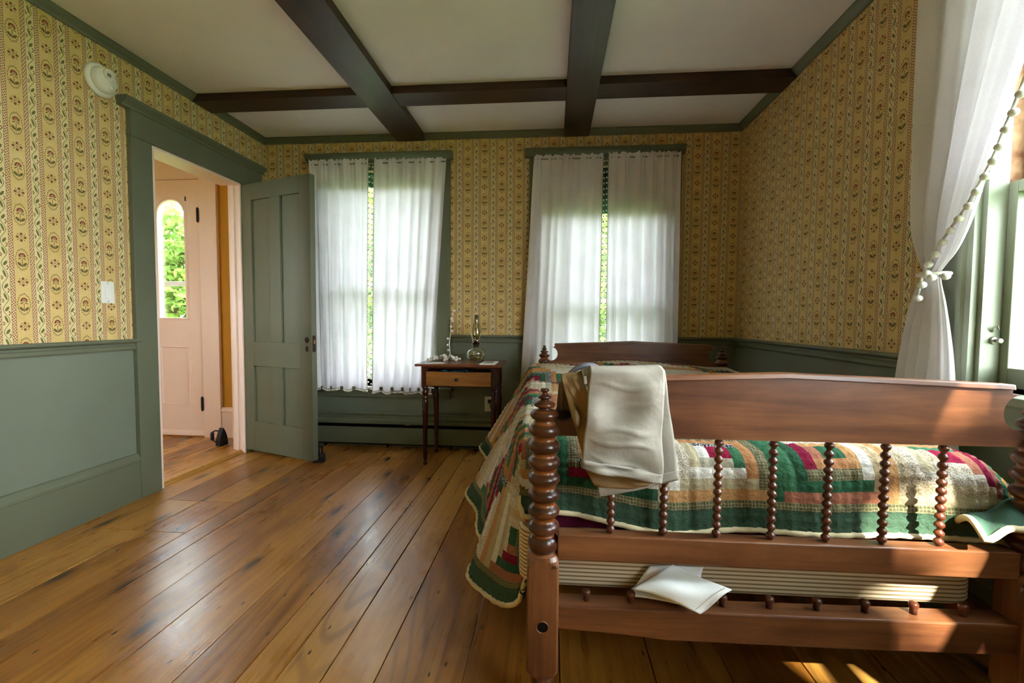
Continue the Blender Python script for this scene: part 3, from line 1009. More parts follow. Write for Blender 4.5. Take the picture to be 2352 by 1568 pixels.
trees = [(-13.4, 9.5, 1.0), (-8.5, 8.6, 1.0), (-3.2, 8.8, 1.0), (-5.8, 13.4, 1.1), (2.8, 9.2, 1.1), (8.4, 9.6, 1.1), (0.3, 13.8, 1.1), (5.9, -9.3, 1.25), (5.3, -5.3, 0.55)]  # last tree is out of view, added to block sun at the side window
near = ['leafy tree outside, seen through the arched light of the front door', 'tall leafy tree beyond the front door glass', 'leafy tree seen between the curtains of the window beside the open door', 'more distant leafy tree beyond the hall, behind the nearer trees', 'leafy tree seen between the curtains above the bed', 'leafy tree outside behind the headboard window', 'more distant leafy tree between the two windows', 'leafy tree outside the side windows that dapples the sun', 'unseen young tree added to block sun from the side window']
for k, (x, y, s) in enumerate(trees):
    t = empty('tree', (x, y, -0.6), k * 1.3)
    tag(t, near[k], 'tree', 'trees outside')
    c = leaf_mesh(9 + k, 2.0, 2.3, 700 if k == 7 else 1500, 0.13 if k == 7 else 0.24).build('foliage', LEAF, uv=False) if y < 0 else crown_me[k % 2] if k < 2 else clone(crown_me[k % 2], t)
    c.parent = t
    c.location = (0, 0, 2.9 * s + ((2.2, 3.5)[k - 7] if y < 0 else 0))
    c.scale = (s, s, s)
    MB().lathe([(0.22, 0), (0.15, 0.6), (0.12, 2.0), (0.05, 3.6 + (2.0 if y < 0 else 0))], 10).build('trunk', BARK, t)

# ------------------------------------------------------------------ the spool bed
BX, BY, BTH = 2.252, -2.336, 0.018
BWD, BLN = 1.115, 1.834
bed = empty('spool_bed', (BX, BY, 0), BTH)
tag(bed, 'antique wooden spool bed with turned posts, spindles and rope pegs', 'bed')

def bw(u, t, z):
    """bed coordinates -> room"""
    c, s = math.cos(BTH), math.sin(BTH)
    return Vector((BX + u * c - t * s, BY + u * s + t * c, z))

def spool_profile(z0, z1, n, r_big, r_small):
    prof = []
    for i in range(n):
        a, b = z0 + (z1 - z0) * i / n, z0 + (z1 - z0) * (i + 1) / n
        for q, rr in ((0.0, 0.0), (0.10, 0.02), (0.22, 0.55), (0.36, 0.92), (0.5, 1.0), (0.64, 0.92), (0.78, 0.55), (0.90, 0.02)):
            prof.append((r_small + (r_big - r_small) * rr, a + (b - a) * q))
    prof.append((r_small, z1))
    return prof

SQ = 0.0385
def post(kind):
    """turned foot and a square block whose ends are rounded where the turning begins"""
    mb = MB()
    mb.lathe([(0.024, 0.0), (0.030, 0.012), (0.034, 0.05), (0.026, 0.085), (0.030, 0.10), (0.031, 0.122)], 16)
    rows = [(0.118, 0.030), (0.126, 0.038), (0.136, 0.046), (0.148, 0.0545), (0.39, 0.0545), (0.405, 0.050), (0.418, 0.044), (0.427, 0.038), (0.432, 0.031)]
    n = 48
    vs, fs = [], []
    for z, R_ in rows:
        for k in range(n):
            a = 2 * PI * (k + 0.5) / n
            r = min(R_, SQ / max(abs(math.cos(a)), abs(math.sin(a))))
            vs.append((r * math.cos(a), r * math.sin(a), z))
    for i_ in range(len(rows) - 1):
        for k in range(n):
            k2 = (k + 1) % n
            fs.append((i_ * n + k, i_ * n + k2, (i_ + 1) * n + k2, (i_ + 1) * n + k))
    fs.append(tuple(range(n))[::-1])
    fs.append(tuple((len(rows) - 1) * n + k for k in range(n)))
    return mb.add(vs, fs)

def post_top():
    prof = [(0.031, 0.432), (0.037, 0.440), (0.039, 0.452), (0.034, 0.466), (0.028, 0.472)]
    prof += spool_profile(0.472, 0.752, 7, 0.0395, 0.0275)
    prof += [(0.022, 0.755), (0.031, 0.760), (0.0355, 0.767), (0.035, 0.773), (0.028, 0.779), (0.016, 0.783), (0.0155, 0.786), (0.024, 0.789), (0.0265, 0.793), (0.0255, 0.797), (0.018, 0.801), (0.010, 0.804), (0.010, 0.807),
             (0.0155, 0.809), (0.0165, 0.812), (0.0155, 0.815), (0.009, 0.818), (0.0065, 0.821), (0.0065, 0.824), (0.0105, 0.826), (0.0112, 0.829), (0.010, 0.832), (0.004, 0.8335), (0.0, 0.8336)]
    return MB().lathe(prof, 24)

post_top_ob = None
for k, (u, t) in enumerate(((0, 0), (BWD, 0), (0, BLN), (BWD, BLN))):
    p = post(k).build('post', BED_Z, bed, loc=(u, t, 0))
    if post_top_ob is None:
        post_top_ob = post_top().build('turned_top', SPOOL_P, p, smooth=True)
    else:
        clone(post_top_ob, p)
    if t == 0:
        MB().lathe([(0.0, -0.0006), (0.0135, -0.0006), (0.0135, 0.001)], 18, (0, -SQ, 0.258), 1).build('bolt_hole', DARK, p)
        MB().tube([(0.0145 * math.cos(a * PI / 10), -SQ - 0.0005, 0.258 + 0.0145 * math.sin(a * PI / 10)) for a in range(20)], 0.0015, 6, True).build('hole_rim', BED_X, p)

# number stamped on the near post
fcv = bpy.data.curves.new('stamped_number', 'FONT')
fcv.body = '281'
fcv.size = 0.013
fcv.extrude = 0.0004
fcv.materials.append(DARK)
fo_ = bpy.data.objects.new('stamped_number', fcv)
col.objects.link(fo_)
dg = bpy.context.evaluated_depsgraph_get()
me_ = bpy.data.meshes.new_from_object(fo_.evaluated_get(dg))
bpy.data.objects.remove(fo_)
num = bpy.data.objects.new('stamped_number', me_)
col.objects.link(num)
num.parent = bed
num.location = (0.0185, -SQ - 0.0004, 0.404)
num.rotation_euler = (PI / 2, 0, 0)
num.scale = (0.95, 0.8, 1)

def board(name, t0, t1, zb, top_c, top_e, notch, cap):
    """head/foot board: gabled top, scroll notches at both ends"""
    L, Rr = SQ - 0.006, BWD - SQ + 0.006
    tip = 0.030
    pts = [(L, zb), (Rr, zb), (Rr, zb + 0.036)]
    cx, cz, rad = Rr - 0.012, (zb + 0.036 + top_e - 0.012) / 2, (top_e - 0.012 - zb - 0.036) / 2
    arc = [(cx - rad * 0.92 * math.sin(a) - 0.0, cz - rad * math.cos(a)) for a in [PI * k / 12 for k in range(13)]]
    right = [(Rr - 0.004, zb + 0.036)] + arc + [(BWD - tip - 0.035, top_e - 0.010), (BWD - tip - 0.035, top_e)]
    out = [(L, zb), (Rr, zb), (Rr, zb + 0.034)] + right + [(BWD / 2, top_c)]
    left = [(BWD - x, z) for x, z in right][::-1]
    out += left + [(L, zb + 0.034)]
    # build as strips for clean faces
    from mathutils.geometry import tessellate_polygon
    tri = tessellate_polygon([[Vector((x, z, 0)) for x, z in out]])
    n = len(out)
    vs = [(x, t0, z) for x, z in out] + [(x, t1, z) for x, z in out]
    fs = [tuple(q) for q in tri] + [tuple(n + i for i in q)[::-1] for q in tri]
    fs += [(i, (i + 1) % n, n + (i + 1) % n, n + i) for i in range(n)]
    o = MB().add(vs, fs).build(name, BED_X, bed)
    e = BWD - tip - 0.035
    cap_v = []
    for x, z in ((BWD - e, top_e), (BWD / 2, top_c), (e, top_e)):
        cap_v += [(x, t0 - 0.008, z), (x, t1 + 0.008, z), (x, t1 + 0.006, z + 0.012), (x, t0 - 0.006, z + 0.012)]
    cf = []
    for k in range(2):
        a, b = 4 * k, 4 * k + 4
        for i in range(4):
            j = (i + 1) % 4
            cf.append((a + i, a + j, b + j, b + i))
    cf += [(3, 2, 1, 0), (8, 9, 10, 11)]
    MB().add(cap_v, cf).build(cap, BED_X, bed, bevel=0.002)
    return o
board('foot_board', -0.011, 0.011, 0.720, 0.868, 0.850, 0.05, 'foot_board_cap')
board('head_board', BLN - 0.011, BLN + 0.011, 0.700, 0.856, 0.836, 0.05, 'head_board_cap')

# spindles between foot board and upper rail
sp_me = MB().lathe([(0.005, 0.478)] + spool_profile(0.480, 0.720, 12, 0.0105, 0.0055), 12)
first = None
for k in range(7):
    u = 0.164 + 0.1258 * k
    if first is None:
        first = sp_me.build('spindle', SPOOL, bed, loc=(u, 0, 0), smooth=True)
    else:
        clone(first, bed, (u, 0, 0))
MB().box(SQ - 0.004, BWD - SQ + 0.004, -0.020, 0.020, 0.417, 0.480).build('upper_rail', BED_X, bed, bevel=0.003)
# hewn peg rail, deeper towards the wall side
u0, u1 = SQ - 0.004, BWD - SQ + 0.004
pr_ = [(u0, 0.248, 0.305), (0.20, 0.240, 0.306), (0.30, 0.233, 0.306), (0.7, 0.236, 0.310), (u1, 0.243, 0.315)]
vs, fs = [], []
for u, a, b in pr_:
    vs += [(u, -0.026, a), (u, 0.030, a), (u, 0.030, b), (u, -0.026, b)]
for k in range(len(pr_) - 1):
    for i in range(4):
        j = (i + 1) % 4
        fs.append((4 * k + i, 4 * k + j, 4 * k + 4 + j, 4 * k + 4 + i))
fs += [(3, 2, 1, 0), tuple(4 * (len(pr_) - 1) + i for i in range(4))]
MB().add(vs, fs).build('peg_rail', BED_X, bed, bevel=0.004)
pegm = MB().lathe([(0.0075, 0.0), (0.0075, 0.012), (0.010, 0.017), (0.0105, 0.024), (0.008, 0.0275), (0.0, 0.0285)], 12)
first = None
for k in range(9):
    u = 0.108 + 0.1095 * k
    z = 0.304 + 0.010 * k / 8
    if first is None:
        first = pegm.build('rope_peg', SPOOL, bed, loc=(u, 0.004, z), smooth=True)
    else:
        clone(first, bed, (u, 0.004, z))
for u in (-0.012, BWD - 0.030):
    MB().box(u, u + 0.042, SQ, BLN - SQ, 0.235, 0.290).build('side_rail', BED_Y, bed, bevel=0.003)
MB().box(SQ, BWD - SQ, BLN - 0.028, BLN + 0.028, 0.235, 0.305).build('head_rail', BED_X, bed, bevel=0.003)

# ------------------------------------------------------------------ bedding
def on_bed(name, label, cat):
    o = empty(name, (BX, BY, 0), BTH)
    return tag(o, label, cat)

def pad(name, mat, u0, u1, t0, t1, z0, z1, r, label, cat):
    mb = MB()
    n = 6
    def ring(inset, z):
        pts = []
        a0, a1, b0, b1 = u0 + inset, u1 - inset, t0 + inset, t1 - inset
        rr = 0.05
        for cx, cy, st in ((a1 - rr, b1 - rr, 0), (a0 + rr, b1 - rr, 1), (a0 + rr, b0 + rr, 2), (a1 - rr, b0 + rr, 3)):
            for k in range(5):
                a = (st + k / 4) * PI / 2
                pts.append((cx + rr * math.cos(a), cy + rr * math.sin(a), z))
        return pts
    rows = [ring(r * (1 - math.sin(k / n * PI / 2)), z0 + r * (1 - math.cos(k / n * PI / 2))) for k in range(n + 1)]
    rows += [ring(r * (1 - math.cos(k / n * PI / 2)), z1 - r * (1 - math.sin(k / n * PI / 2))) for k in range(n + 1)]
    N = len(rows[0])
    for rw in rows:
        mb.v += rw
    for i in range(len(rows) - 1):
        for k in range(N):
            k2 = (k + 1) % N
            mb.f.append((i * N + k, i * N + k2, (i + 1) * N + k2, (i + 1) * N + k))
    mb.f.append(tuple(range(N))[::-1])
    mb.f.append(tuple((len(rows) - 1) * N + k for k in range(N)))
    o = mb.build(name, mat, loc=(BX, BY, 0), rotz=BTH, smooth=True)
    return tag(o, label, cat)
pad('box_spring', TICK, -0.065, 1.062, 0.050, 1.780, 0.3065, 0.455, 0.016, 'cream box spring with narrow brown stripes under the mattress', 'box spring')
pad('mattress', TICK_D, -0.050, 1.062, 0.100, 1.780, 0.456, 0.640, 0.045, 'striped ticking mattress mostly hidden under the quilt', 'mattress')

# blanket between mattress and quilt, hem showing under the quilt at the foot
def blanket_fn(a, b):
    u = 0.02 + 1.0 * a
    q = b * 0.36 - 0.10
    bb = max(0.0, q)
    ph = min(bb / 0.055, 1.5)
    out, drop = 0.055 * math.sin(ph), 0.055 * (1 - math.cos(ph))
    rest = max(0.0, bb - 0.055 * 1.5)
    t = 0.142 - min(q, 0.0) - out - rest * 0.07
    z = 0.646 - drop - rest
    z -= (0.008 * math.sin(u * 23 + 1.0) + 0.02 * smooth01((0.75 - a) / 0.6)) * b * b
    t -= 0.003 * math.sin(u * 40) * b * b
    return (u, t, z)
tag(MB().grid(blanket_fn, 60, 14).build('blanket', BURG, loc=(BX, BY, 0), rotz=BTH, smooth=True, solid=0.006), 'dark burgundy blanket edge peeking out below the quilt', 'blanket')

for k, uc in enumerate((0.28, 0.80)):
    mb = MB()
    def pil(a, b, s_):
        x, y = 2 * a - 1, 2 * b - 1
        h = (max(0, 1 - abs(x) ** 3.0) * max(0, 1 - abs(y) ** 3.0)) ** 0.5
        return (uc + 0.235 * x, 1.585 + 0.16 * y, 0.682 + s_ * 0.037 * h)
    mb.grid(lambda a, b: pil(a, b, 1), 16, 12)
    mb.grid(lambda a, b: pil(1 - a, b, -1), 16, 12)
    tag(mb.build('pillow', TAN_CL, loc=(BX, BY, 0), rotz=BTH, smooth=True), ('tan pillow under the quilt near the lamp table', 'tan pillow under the quilt near the papered side wall')[k], 'pillow', 'bed pillows')

# ---- the log-cabin quilt
QS = 0.28 / 30                      # mesh cell, three per strip
LO, RO, FO = 0.555, 0.40, 0.235     # overhang left, right, foot
U0, U1 = -0.045, 1.065              # mattress edges
NS, NR = round((LO + (U1 - U0) + RO) / QS), round((FO + 1.66) / QS)

def top_z(u, t):
    h = 0.668 + 0.028 * smooth01((t - 0.15) / 0.9)
    pb = smooth01((t - 1.22) / 0.22) * (1 - 0.75 * smooth01((t - 1.66) / 0.12))
    h += pb * (0.038 + 0.022 * math.exp(-((u - 0.50) / 0.26) ** 2) - 0.012 * smooth01((u - 0.75) / 0.25))
    h += 0.006 * math.sin(u * 9 + t * 3) * math.sin(t * 7 + 1.0)
    return h

def side(a, r, phi_m):
    """arc then straight fall: returns outward run, drop"""
    ph = min(a / r, phi_m)
    out, drop = r * math.sin(ph), r * (1 - math.cos(ph))
    rest = max(0.0, a - r * phi_m)
    return out + rest * math.cos(phi_m), drop + rest * math.sin(phi_m)

def quilt_pos(s, r):
    """s across (0 at left hem), r along (0 at foot hem)"""
    t_flat = 0.130 + (r - FO)
    b = max(0.0, FO - r)
    fo_out, fo_drop = side(b, 0.075, 1.50)
    a_l = LO - s
    a_r = s - LO - (U1 - U0)
    u_flat = min(max(U0 + (s - LO), U0), U1)
    tt = max(t_flat, 0.130)
    edge = smooth01(min(u_flat - U0, U1 - u_flat) / 0.10)
    z = top_z(u_flat, tt)
    # foot drop
    pf = Vector((u_flat, tt - fo_out, z - fo_drop))
    pf.z += 0.016 * smooth01(b / FO) * (math.sin(u_flat * 13.0 + 0.5) * 0.5 + 1.2 * smooth01((0.16 - u_flat) / 0.16))
    pf.y += 0.012 * smooth01(b / 0.15) * math.sin(u_flat * 17.0)
    if a_l <= 0 and a_r <= 0:
        return pf
    if a_l > 0:
        ph = 1.17 + 0.09 * math.sin(tt * 3.0 + 0.8)
        out, drop = side(a_l, 0.060, ph)
        k = a_l / LO
        fold = 0.030 * k * k * math.sin(tt * 2 * PI / 0.62 - 1.1) + 0.012 * k * math.sin(tt * 2 * PI / 0.27)
        out *= 0.66 + 0.34 * smooth01((tt - 0.12) / 0.5)
        p = Vector((U0 - out - fold, t_flat, z - drop))
        ell_ = 0.42 - r                     # cloth past the turning line wraps towards the post
        if ell_ > 0:
            f = ell_ / 0.42
            w = smooth01(f)
            run = min(out + 0.02, 0.135) * w
            p.x += run
            p.y = 0.130 + 0.185 - 0.26 * math.sin(f * PI / 2) * 0.96
            p.z += 0.11 * k * f * f
        wgt = smooth01(a_l / 0.13)
        base = Vector((pf.x - out, pf.y, pf.z - drop))
        q = base.lerp(p, wgt) if r < 0.42 else p
        q.z = max(q.z, 0.075)
        return q
    ph = 0.78
    out, drop = side(a_r, 0.09, ph)
    k = a_r / RO
    out *= 0.62
    drop *= 0.72
    fold = 0.018 * k * math.sin(tt * 2 * PI / 0.38)
    p = Vector((U1 + out, pf.y, pf.z - drop * (1 - 0.55 * smooth01(b / 0.2)) + fold))
    p.z = max(p.z, 0.42)
    return p

LIGHT = [('#cfc5b4', 2), ('#d8d2c6', 0), ('#bfae90', 2), ('#c0a985', 0), ('#cfc6ba', 2), ('#b3a588', 3), ('#d6c8b0', 2), ('#b98a5c', 0), ('#c9bda8', 2), ('#a8a290', 3)]
DARKC = [('#2f5b40', 0), ('#3c6a4b', 0), ('#23293f', 1), ('#a06650', 0), ('#b07a52', 0), ('#b6813f', 0), ('#7a1433', 0), ('#5c5a44', 3), ('#8f5a4e', 0), ('#2a5038', 0)]
def patch(s, r):
    """fabric at a point of the quilt (metres from the left and foot hems)"""
    BORD = 8 * QS
    if s < BORD or r < BORD or s > NS * QS - BORD:
        return ('#3b5240', 0) if min(s, r, NS * QS - s) < BORD - 0.016 else ('#5a5a40', 3)
    x, y = (s - BORD) / 0.28, (r - BORD) / 0.28
    i, j = int(x), int(y)
    cx, cy = (x - i) * 10 - 5, (y - j) * 10 - 5
    gx, gy = min(9, int(cx + 5)), min(9, int(cy + 5))
    lo = min(gx, gy, 9 - gx, 9 - gy)
    hi = 9 - lo
    if lo == 4:
        return ('#8d1738', 0) if (i * 3 + j) % 4 else ('#2f5b40', 0)
    ring = 4 - lo
    sd_ = 1 if gy == hi else 0 if gx == hi else 3 if gy == lo else 2
    flip = (i + j) % 2
    rr_ = random.Random(i * 7919 + j * 104729 + ring * 131 + sd_ * 17)
    dark = sd_ in ((0, 1) if flip else (2, 3))
    pool = DARKC if dark else LIGHT
    k0 = random.Random(i * 31 + j * 57 + sd_).randrange(len(pool))
    return pool[(k0 + ring * 3 + rr_.randrange(2)) % len(pool)]

qv, qf, qcol, qpr, quv = [], [], [], [], []
for j in range(NR + 1):
    for i in range(NS + 1):
        p = quilt_pos(i * QS, j * QS)
        qv.append(p)
# puffiness along strips
nrm = [None] * len(qv)
for j in range(NR + 1):
    for i in range(NS + 1):
        a = qv[j * (NS + 1) + min(i + 1, NS)] - qv[j * (NS + 1) + max(i - 1, 0)]
        b = qv[min(j + 1, NR) * (NS + 1) + i] - qv[max(j - 1, 0) * (NS + 1) + i]
        n = a.cross(b)
        nrm[j * (NS + 1) + i] = n.normalized() if n.length > 1e-9 else Vector((0, 0, 1))
rq = random.Random(11)
qv2 = []
for j in range(NR + 1):
    for i in range(NS + 1):
        k = j * (NS + 1) + i
        h = 0.0030 if ((i - 8) % 3 and (j - 8) % 3) else (-0.0010)
        qv2.append(qv[k] + nrm[k] * (h + rq.uniform(-0.0008, 0.0008)))
for j in range(NR):
    for i in range(NS):
        a = j * (NS + 1) + i
        qf.append((a, a + 1, a + NS + 2, a + NS + 1))
        c_, pr__ = patch((i + 0.5) * QS, (j + 0.5) * QS)
        qcol.append(lin(c_))
        qpr.append(float(pr__))
me = bpy.data.meshes.new('quilt')
me.from_pydata([tuple(p) for p in qv2], [], qf)
ca = me.color_attributes.new('patch', 'FLOAT_COLOR', 'CORNER')
ca.data.foreach_set('color', [c for q in qcol for _ in range(4) for c in q])
pa = me.attributes.new('print', 'FLOAT', 'FACE')
pa.data.foreach_set('value', qpr)
uvl = me.uv_layers.new(name='UVMap')
uvd = []
for j in range(NR):
    for i in range(NS):
        for di, dj in ((0, 0), (1, 0), (1, 1), (0, 1)):
            uvd += [(i + di) * QS, (j + dj) * QS]
uvl.data.foreach_set('uv', uvd)
me.polygons.foreach_set('use_smooth', [True] * len(me.polygons))
me.materials.append(QUILT)
quilt = bpy.data.objects.new('quilt', me)
col.objects.link(quilt)
quilt.location, quilt.rotation_euler = (BX, BY, 0), (0, 0, BTH)
sm_ = quilt.modifiers.new('thickness', 'SOLIDIFY')
sm_.thickness, sm_.offset = 0.008, -1
tag(quilt, 'log cabin patchwork quilt in green, red and cream with cream binding', 'quilt')
edge = [qv2[j * (NS + 1)] for j in range(NR, -1, -2)] + [qv2[i] for i in range(2, NS + 1, 2)] + [qv2[j * (NS + 1) + NS] for j in range(2, NR + 1, 2)]
MB().tube(edge, 0.0072, 8).build('binding', BINDING, quilt, smooth=True)

# corner of the quilt folded over the rail beside the far post
fa, fb, fc_, fd_ = [px(x, y, 1, BY + t) for x, y, t in ((2196, 1196, 0.062), (2318, 1150, 0.085), (2372, 1205, -0.030), (2264, 1236, -0.036))]
qi = quilt.matrix_world.inverted() if False else Matrix.Rotation(-BTH, 4, 'Z') @ Matrix.Translation((-BX, -BY, 0))
def flap(a, b):
    p = fa.lerp(fb, a).lerp(fd_.lerp(fc_, a), b)
    p = p + Vector((0, 0, 0.018 * math.sin(PI * b) + 0.006 * math.sin(a * 8 + b * 4)))
    return tuple(qi @ p)
MB().grid(flap, 18, 14).build('corner_fold', QGREEN, quilt, smooth=True, solid=0.008)
MB().tube([flap(0, q / 10) for q in range(0, 11)] + [flap(q / 10, 1) for q in range(1, 11)], 0.0075, 8).build('binding', BINDING, quilt, smooth=True)

# ------------------------------------------------------------------ trousers, hat and cloth on the bed
TY = -0.020   # plane just in front of the foot board (bed coordinate t)
def ppx(x, y, t):
    """photo pixel -> bed-plane point at depth t (bed and room axes nearly agree)"""
    w_ = px(x, y, 1, BY + t)
    return w_

def sheet(corners, t_top, t_bot, bul, seed, nu=30, nv=34, over=0.0, wr=0.008, ridges=()):
    """hanging cloth: corners as pixels (top-left, top-right, bottom-right, bottom-left); over = length falling behind the board"""
    r = random.Random(seed)
    ph = [r.uniform(0, 6.28) for _ in range(6)]
    def fn(a, b):
        x = (corners[0][0] * (1 - a) + corners[1][0] * a) * (1 - b) + (corners[3][0] * (1 - a) + corners[2][0] * a) * b
        y = (corners[0][1] * (1 - a) + corners[1][1] * a) * (1 - b) + (corners[3][1] * (1 - a) + corners[2][1] * a) * b
        t = t_top * (1 - b) + t_bot * b
        p = ppx(x, y, t)
        d = bul * math.sin(PI * a) * (0.4 + 0.6 * b)
        d += wr * (math.sin(a * 9 + b * 3 + ph[0]) * math.sin(b * 5 + ph[1]) + 0.6 * math.sin(a * 4 - b * 11 + ph[2]) + 0.4 * math.sin(b * 17 + a * 6 + ph[3]))
        for k_, (b0, sl, hh) in enumerate(ridges):
            q = b - b0 - sl * (a - 0.5) - 0.03 * math.sin(a * 7 + k_ * 2)
            d += hh * math.exp(-(q / 0.018) ** 2) * math.sin(PI * min(1, max(0, a * 1.15 - 0.08)))
        return Vector((p.x, p.y - d, p.z))
    mb = MB()
    rows = [[fn(i / nu, j / nv) for i in range(nu + 1)] for j in range(nv + 1)]
    if over:
        back = []
        m_ = 10
        for k in range(m_, 0, -1):
            q = k / m_
            row = []
            for i in range(nu + 1):
                p0 = rows[0][i]
                arc = min(q * over / 0.05, 1.0)
                row.append(Vector((p0.x, p0.y + 0.055 * math.sin(arc * PI / 2) + 0.006, p0.z + 0.008 * math.sin(arc * PI) - max(0, q * over - 0.05))))
            back.append(row)
        rows = back + rows
    N = nu + 1
    for rw in rows:
        mb.v += [tuple(p) for p in rw]
    for j in range(len(rows) - 1):
        for i in range(nu):
            mb.f.append((j * N + i, (j + 1) * N + i, (j + 1) * N + i + 1, j * N + i + 1))
    return mb, rows

trousers = empty('trousers', tuple(ppx(1440, 870, 0)))
tag(trousers, 'folded khaki trousers with a belt draped over the foot board', 'trousers')
tinv = tuple(-c for c in trousers.location)
def tp(mb, name, mat, solid=0.005):
    return mb.build(name, mat, trousers, loc=tinv, smooth=True, solid=solid)
# back leg, seat with waistband, front leg
mb, rows = sheet([(1372, 858), (1527, 853), (1558, 1098), (1374, 1138)], -0.024, -0.034, 0.005, 5, over=0.16, wr=0.004)
tp(mb, 'leg', KHAKI)
MB_h, _ = sheet([(1372, 1116), (1556, 1080), (1558, 1101), (1375, 1141)], -0.042, -0.043, 0.005, 5, nv=3, wr=0.004)
tp(MB_h, 'hem', KHAKI)
mb, rows = sheet([(1290, 872), (1362, 860), (1372, 1050), (1342, 1052)], -0.024, -0.034, 0.010, 9, nu=24, over=0.20, wr=0.009, ridges=((0.5, 1.3, 0.007), (0.9, 1.6, 0.006), (0.2, 1.5, 0.005)))
tp(mb, 'seat', KHAKI_SHADE_IN)  # browner than the legs: the seat's shade is put into its colour
mb, rows = sheet([(1338, 862), (1362, 856), (1364, 905), (1350, 900)], -0.044, -0.050, 0.003, 4, nu=8, nv=8, over=0.06, wr=0.002)
tp(mb, 'waistband', KHAKI)
mb, rows = sheet([(1356, 853), (1525, 852), (1519, 1108), (1336, 1072)], -0.056, -0.072, 0.014, 2, nu=40, nv=60, over=0.18, wr=0.0085, ridges=((0.70, 0.05, 0.007), (0.58, -0.10, 0.005), (0.14, 0.02, 0.004), (0.90, 0.16, 0.006), (0.36, -0.3, 0.004)))
tp(mb, 'leg', KHAKI)
mb, _ = sheet([(1339, 1055), (1520, 1085), (1519, 1110), (1336, 1075)], -0.084, -0.086, 0.014, 2, nv=3, wr=0.0085)
tp(mb, 'hem', KHAKI)
mb, _ = sheet([(1345, 1076), (1505, 1106), (1470, 1122), (1366, 1116)], -0.054, -0.046, 0.004, 6, nv=6, wr=0.003)
tp(mb, 'leg_lining', KHAKI_SHADE_IN)
mb, _ = sheet([(1340, 864), (1347, 863), (1348, 880), (1341, 882)], -0.052, -0.052, 0.001, 3, 3, 3, wr=0)
tp(mb, 'belt_loop', KHAKI)
# belt arching above the waistband
bp = []
for k in range(17):
    q = k / 16
    x = 1303 + (1400 - 1303) * q
    y = 866 - 27 * math.sin(PI * min(1, q * 1.02)) ** 0.8 + 4 * q - 6 * q
    bp.append((ppx(x, y + 4, 0.012), ppx(x, y - 6 + 3 * q, 0.030)))
vs, fs = [], []
for a, b in bp:
    vs += [tuple(a), tuple(b)]
for k in range(16):
    fs.append((2 * k, 2 * k + 1, 2 * k + 3, 2 * k + 2))
tp(MB().add(vs, fs), 'belt', BELTM, 0.004)

# hat hooked on the neck of the foot board behind the trousers
hc = bw(0.078, 0.062, 0.790)
hat = empty('felt_hat', tuple(hc))
tag(hat, 'brown felt hat with dark band, tucked between post and trousers', 'hat')
MB().lathe([(0.0, 0.058), (0.030, 0.056), (0.041, 0.046), (0.045, 0.0), (0.047, -0.034)], 20).build('crown', HATM, hat, smooth=True, solid=0.003)
MB().lathe([(0.0475, -0.016), (0.0488, -0.018), (0.0492, -0.042), (0.048, -0.044)], 20).build('hat_band', HATB, hat, smooth=True)
MB().lathe([(0.046, -0.040), (0.052, -0.052), (0.060, -0.057), (0.066, -0.056)], 20).build('brim', HATM, hat, smooth=True, solid=0.003)

# crumpled white cloth lying over the rope pegs
c0, c1, c2, c3 = [px(x, y, 1, BY + dt) for x, y, dt in ((1450, 1352, -0.010), (1545, 1296, 0.034), (1680, 1356, -0.024), (1610, 1406, -0.052))]
def clf(a, b):
    p = (c0.lerp(c1, a)).lerp(c3.lerp(c2, a), b)
    hgt = 0.012 * math.sin(a * 5 + 1) * math.sin(b * 4) + 0.016 * math.sin(PI * a) * math.sin(PI * b)
    return (p.x, p.y - hgt * 0.7, p.z + hgt)
napkin = MB().grid(clf, 20, 18)
d0, d1, d2, d3 = [px(x, y, 1, BY + dt) for x, y, dt in ((1447, 1368, 0.0), (1492, 1298, 0.036), (1620, 1300, 0.038), (1600, 1392, -0.030))]
def clf2(a, b):
    p = (d0.lerp(d1, a)).lerp(d3.lerp(d2, a), b)
    hgt = 0.006 * math.sin(a * 7 + 2) * math.sin(b * 5)
    return (p.x, p.y + 0.012 - hgt, p.z - 0.008 + hgt)
napkin.grid(clf2, 20, 18)
napkin_o = napkin.build('napkin', WHITE_CL2, smooth=True, solid=0.003)
tag(napkin_o, 'crumpled white cloth napkin lying over the rope pegs', 'cloth')
mbs = MB()
for k in range(34):
    q = 0.06 + 0.88 * k / 33
    p0, p1 = Vector(clf(q, 0.90)), Vector(clf(min(1, q + 0.014), 0.90))
    mbs.tube([p0 + Vector((0, -0.003, 0.002)), p1 + Vector((0, -0.003, 0.002))], 0.0007, 4)
st = mbs.build('hem_stitching', TAPE, napkin_o)
st['kind'] = 'stuff'

# ------------------------------------------------------------------ table with lamp
TX0, TX1, TY0, TY1, TZ = 1.350, 1.935, -0.480, -0.090, 0.697
table = empty('side_table', ((TX0 + TX1) / 2, (TY0 + TY1) / 2, 0))
tag(table, 'small dark wooden table with turned legs and one drawer', 'table')
to = tuple(-c for c in table.location)
def tbl(mb, name, mat, bevel=0.0, smooth=False, par=None):
    return mb.build(name, mat, par or table, loc=to if par is None else None, bevel=bevel, smooth=smooth)
tbl(MB().box(TX0, TX1, TY0, TY1, TZ - 0.016, TZ), 'table_top', TABLE_TOP, 0.003)
LX0, LX1, LY0, LY1 = 1.408, 1.880, -0.428, -0.130
AZ = 0.540
tbl(MB().box(LX0, LX1, LY1 - 0.008, LY1 + 0.008, AZ, TZ - 0.016), 'apron', TABLE_X)
for x in (LX0, LX1):
    tbl(MB().box(x - 0.008, x + 0.008, LY0, LY1, AZ, TZ - 0.016), 'apron', TABLE_X)
tbl(MB().box(LX0, LX1, LY0 - 0.010, LY0 + 0.006, TZ - 0.030, TZ - 0.016), 'drawer_rail', TABLE_X)
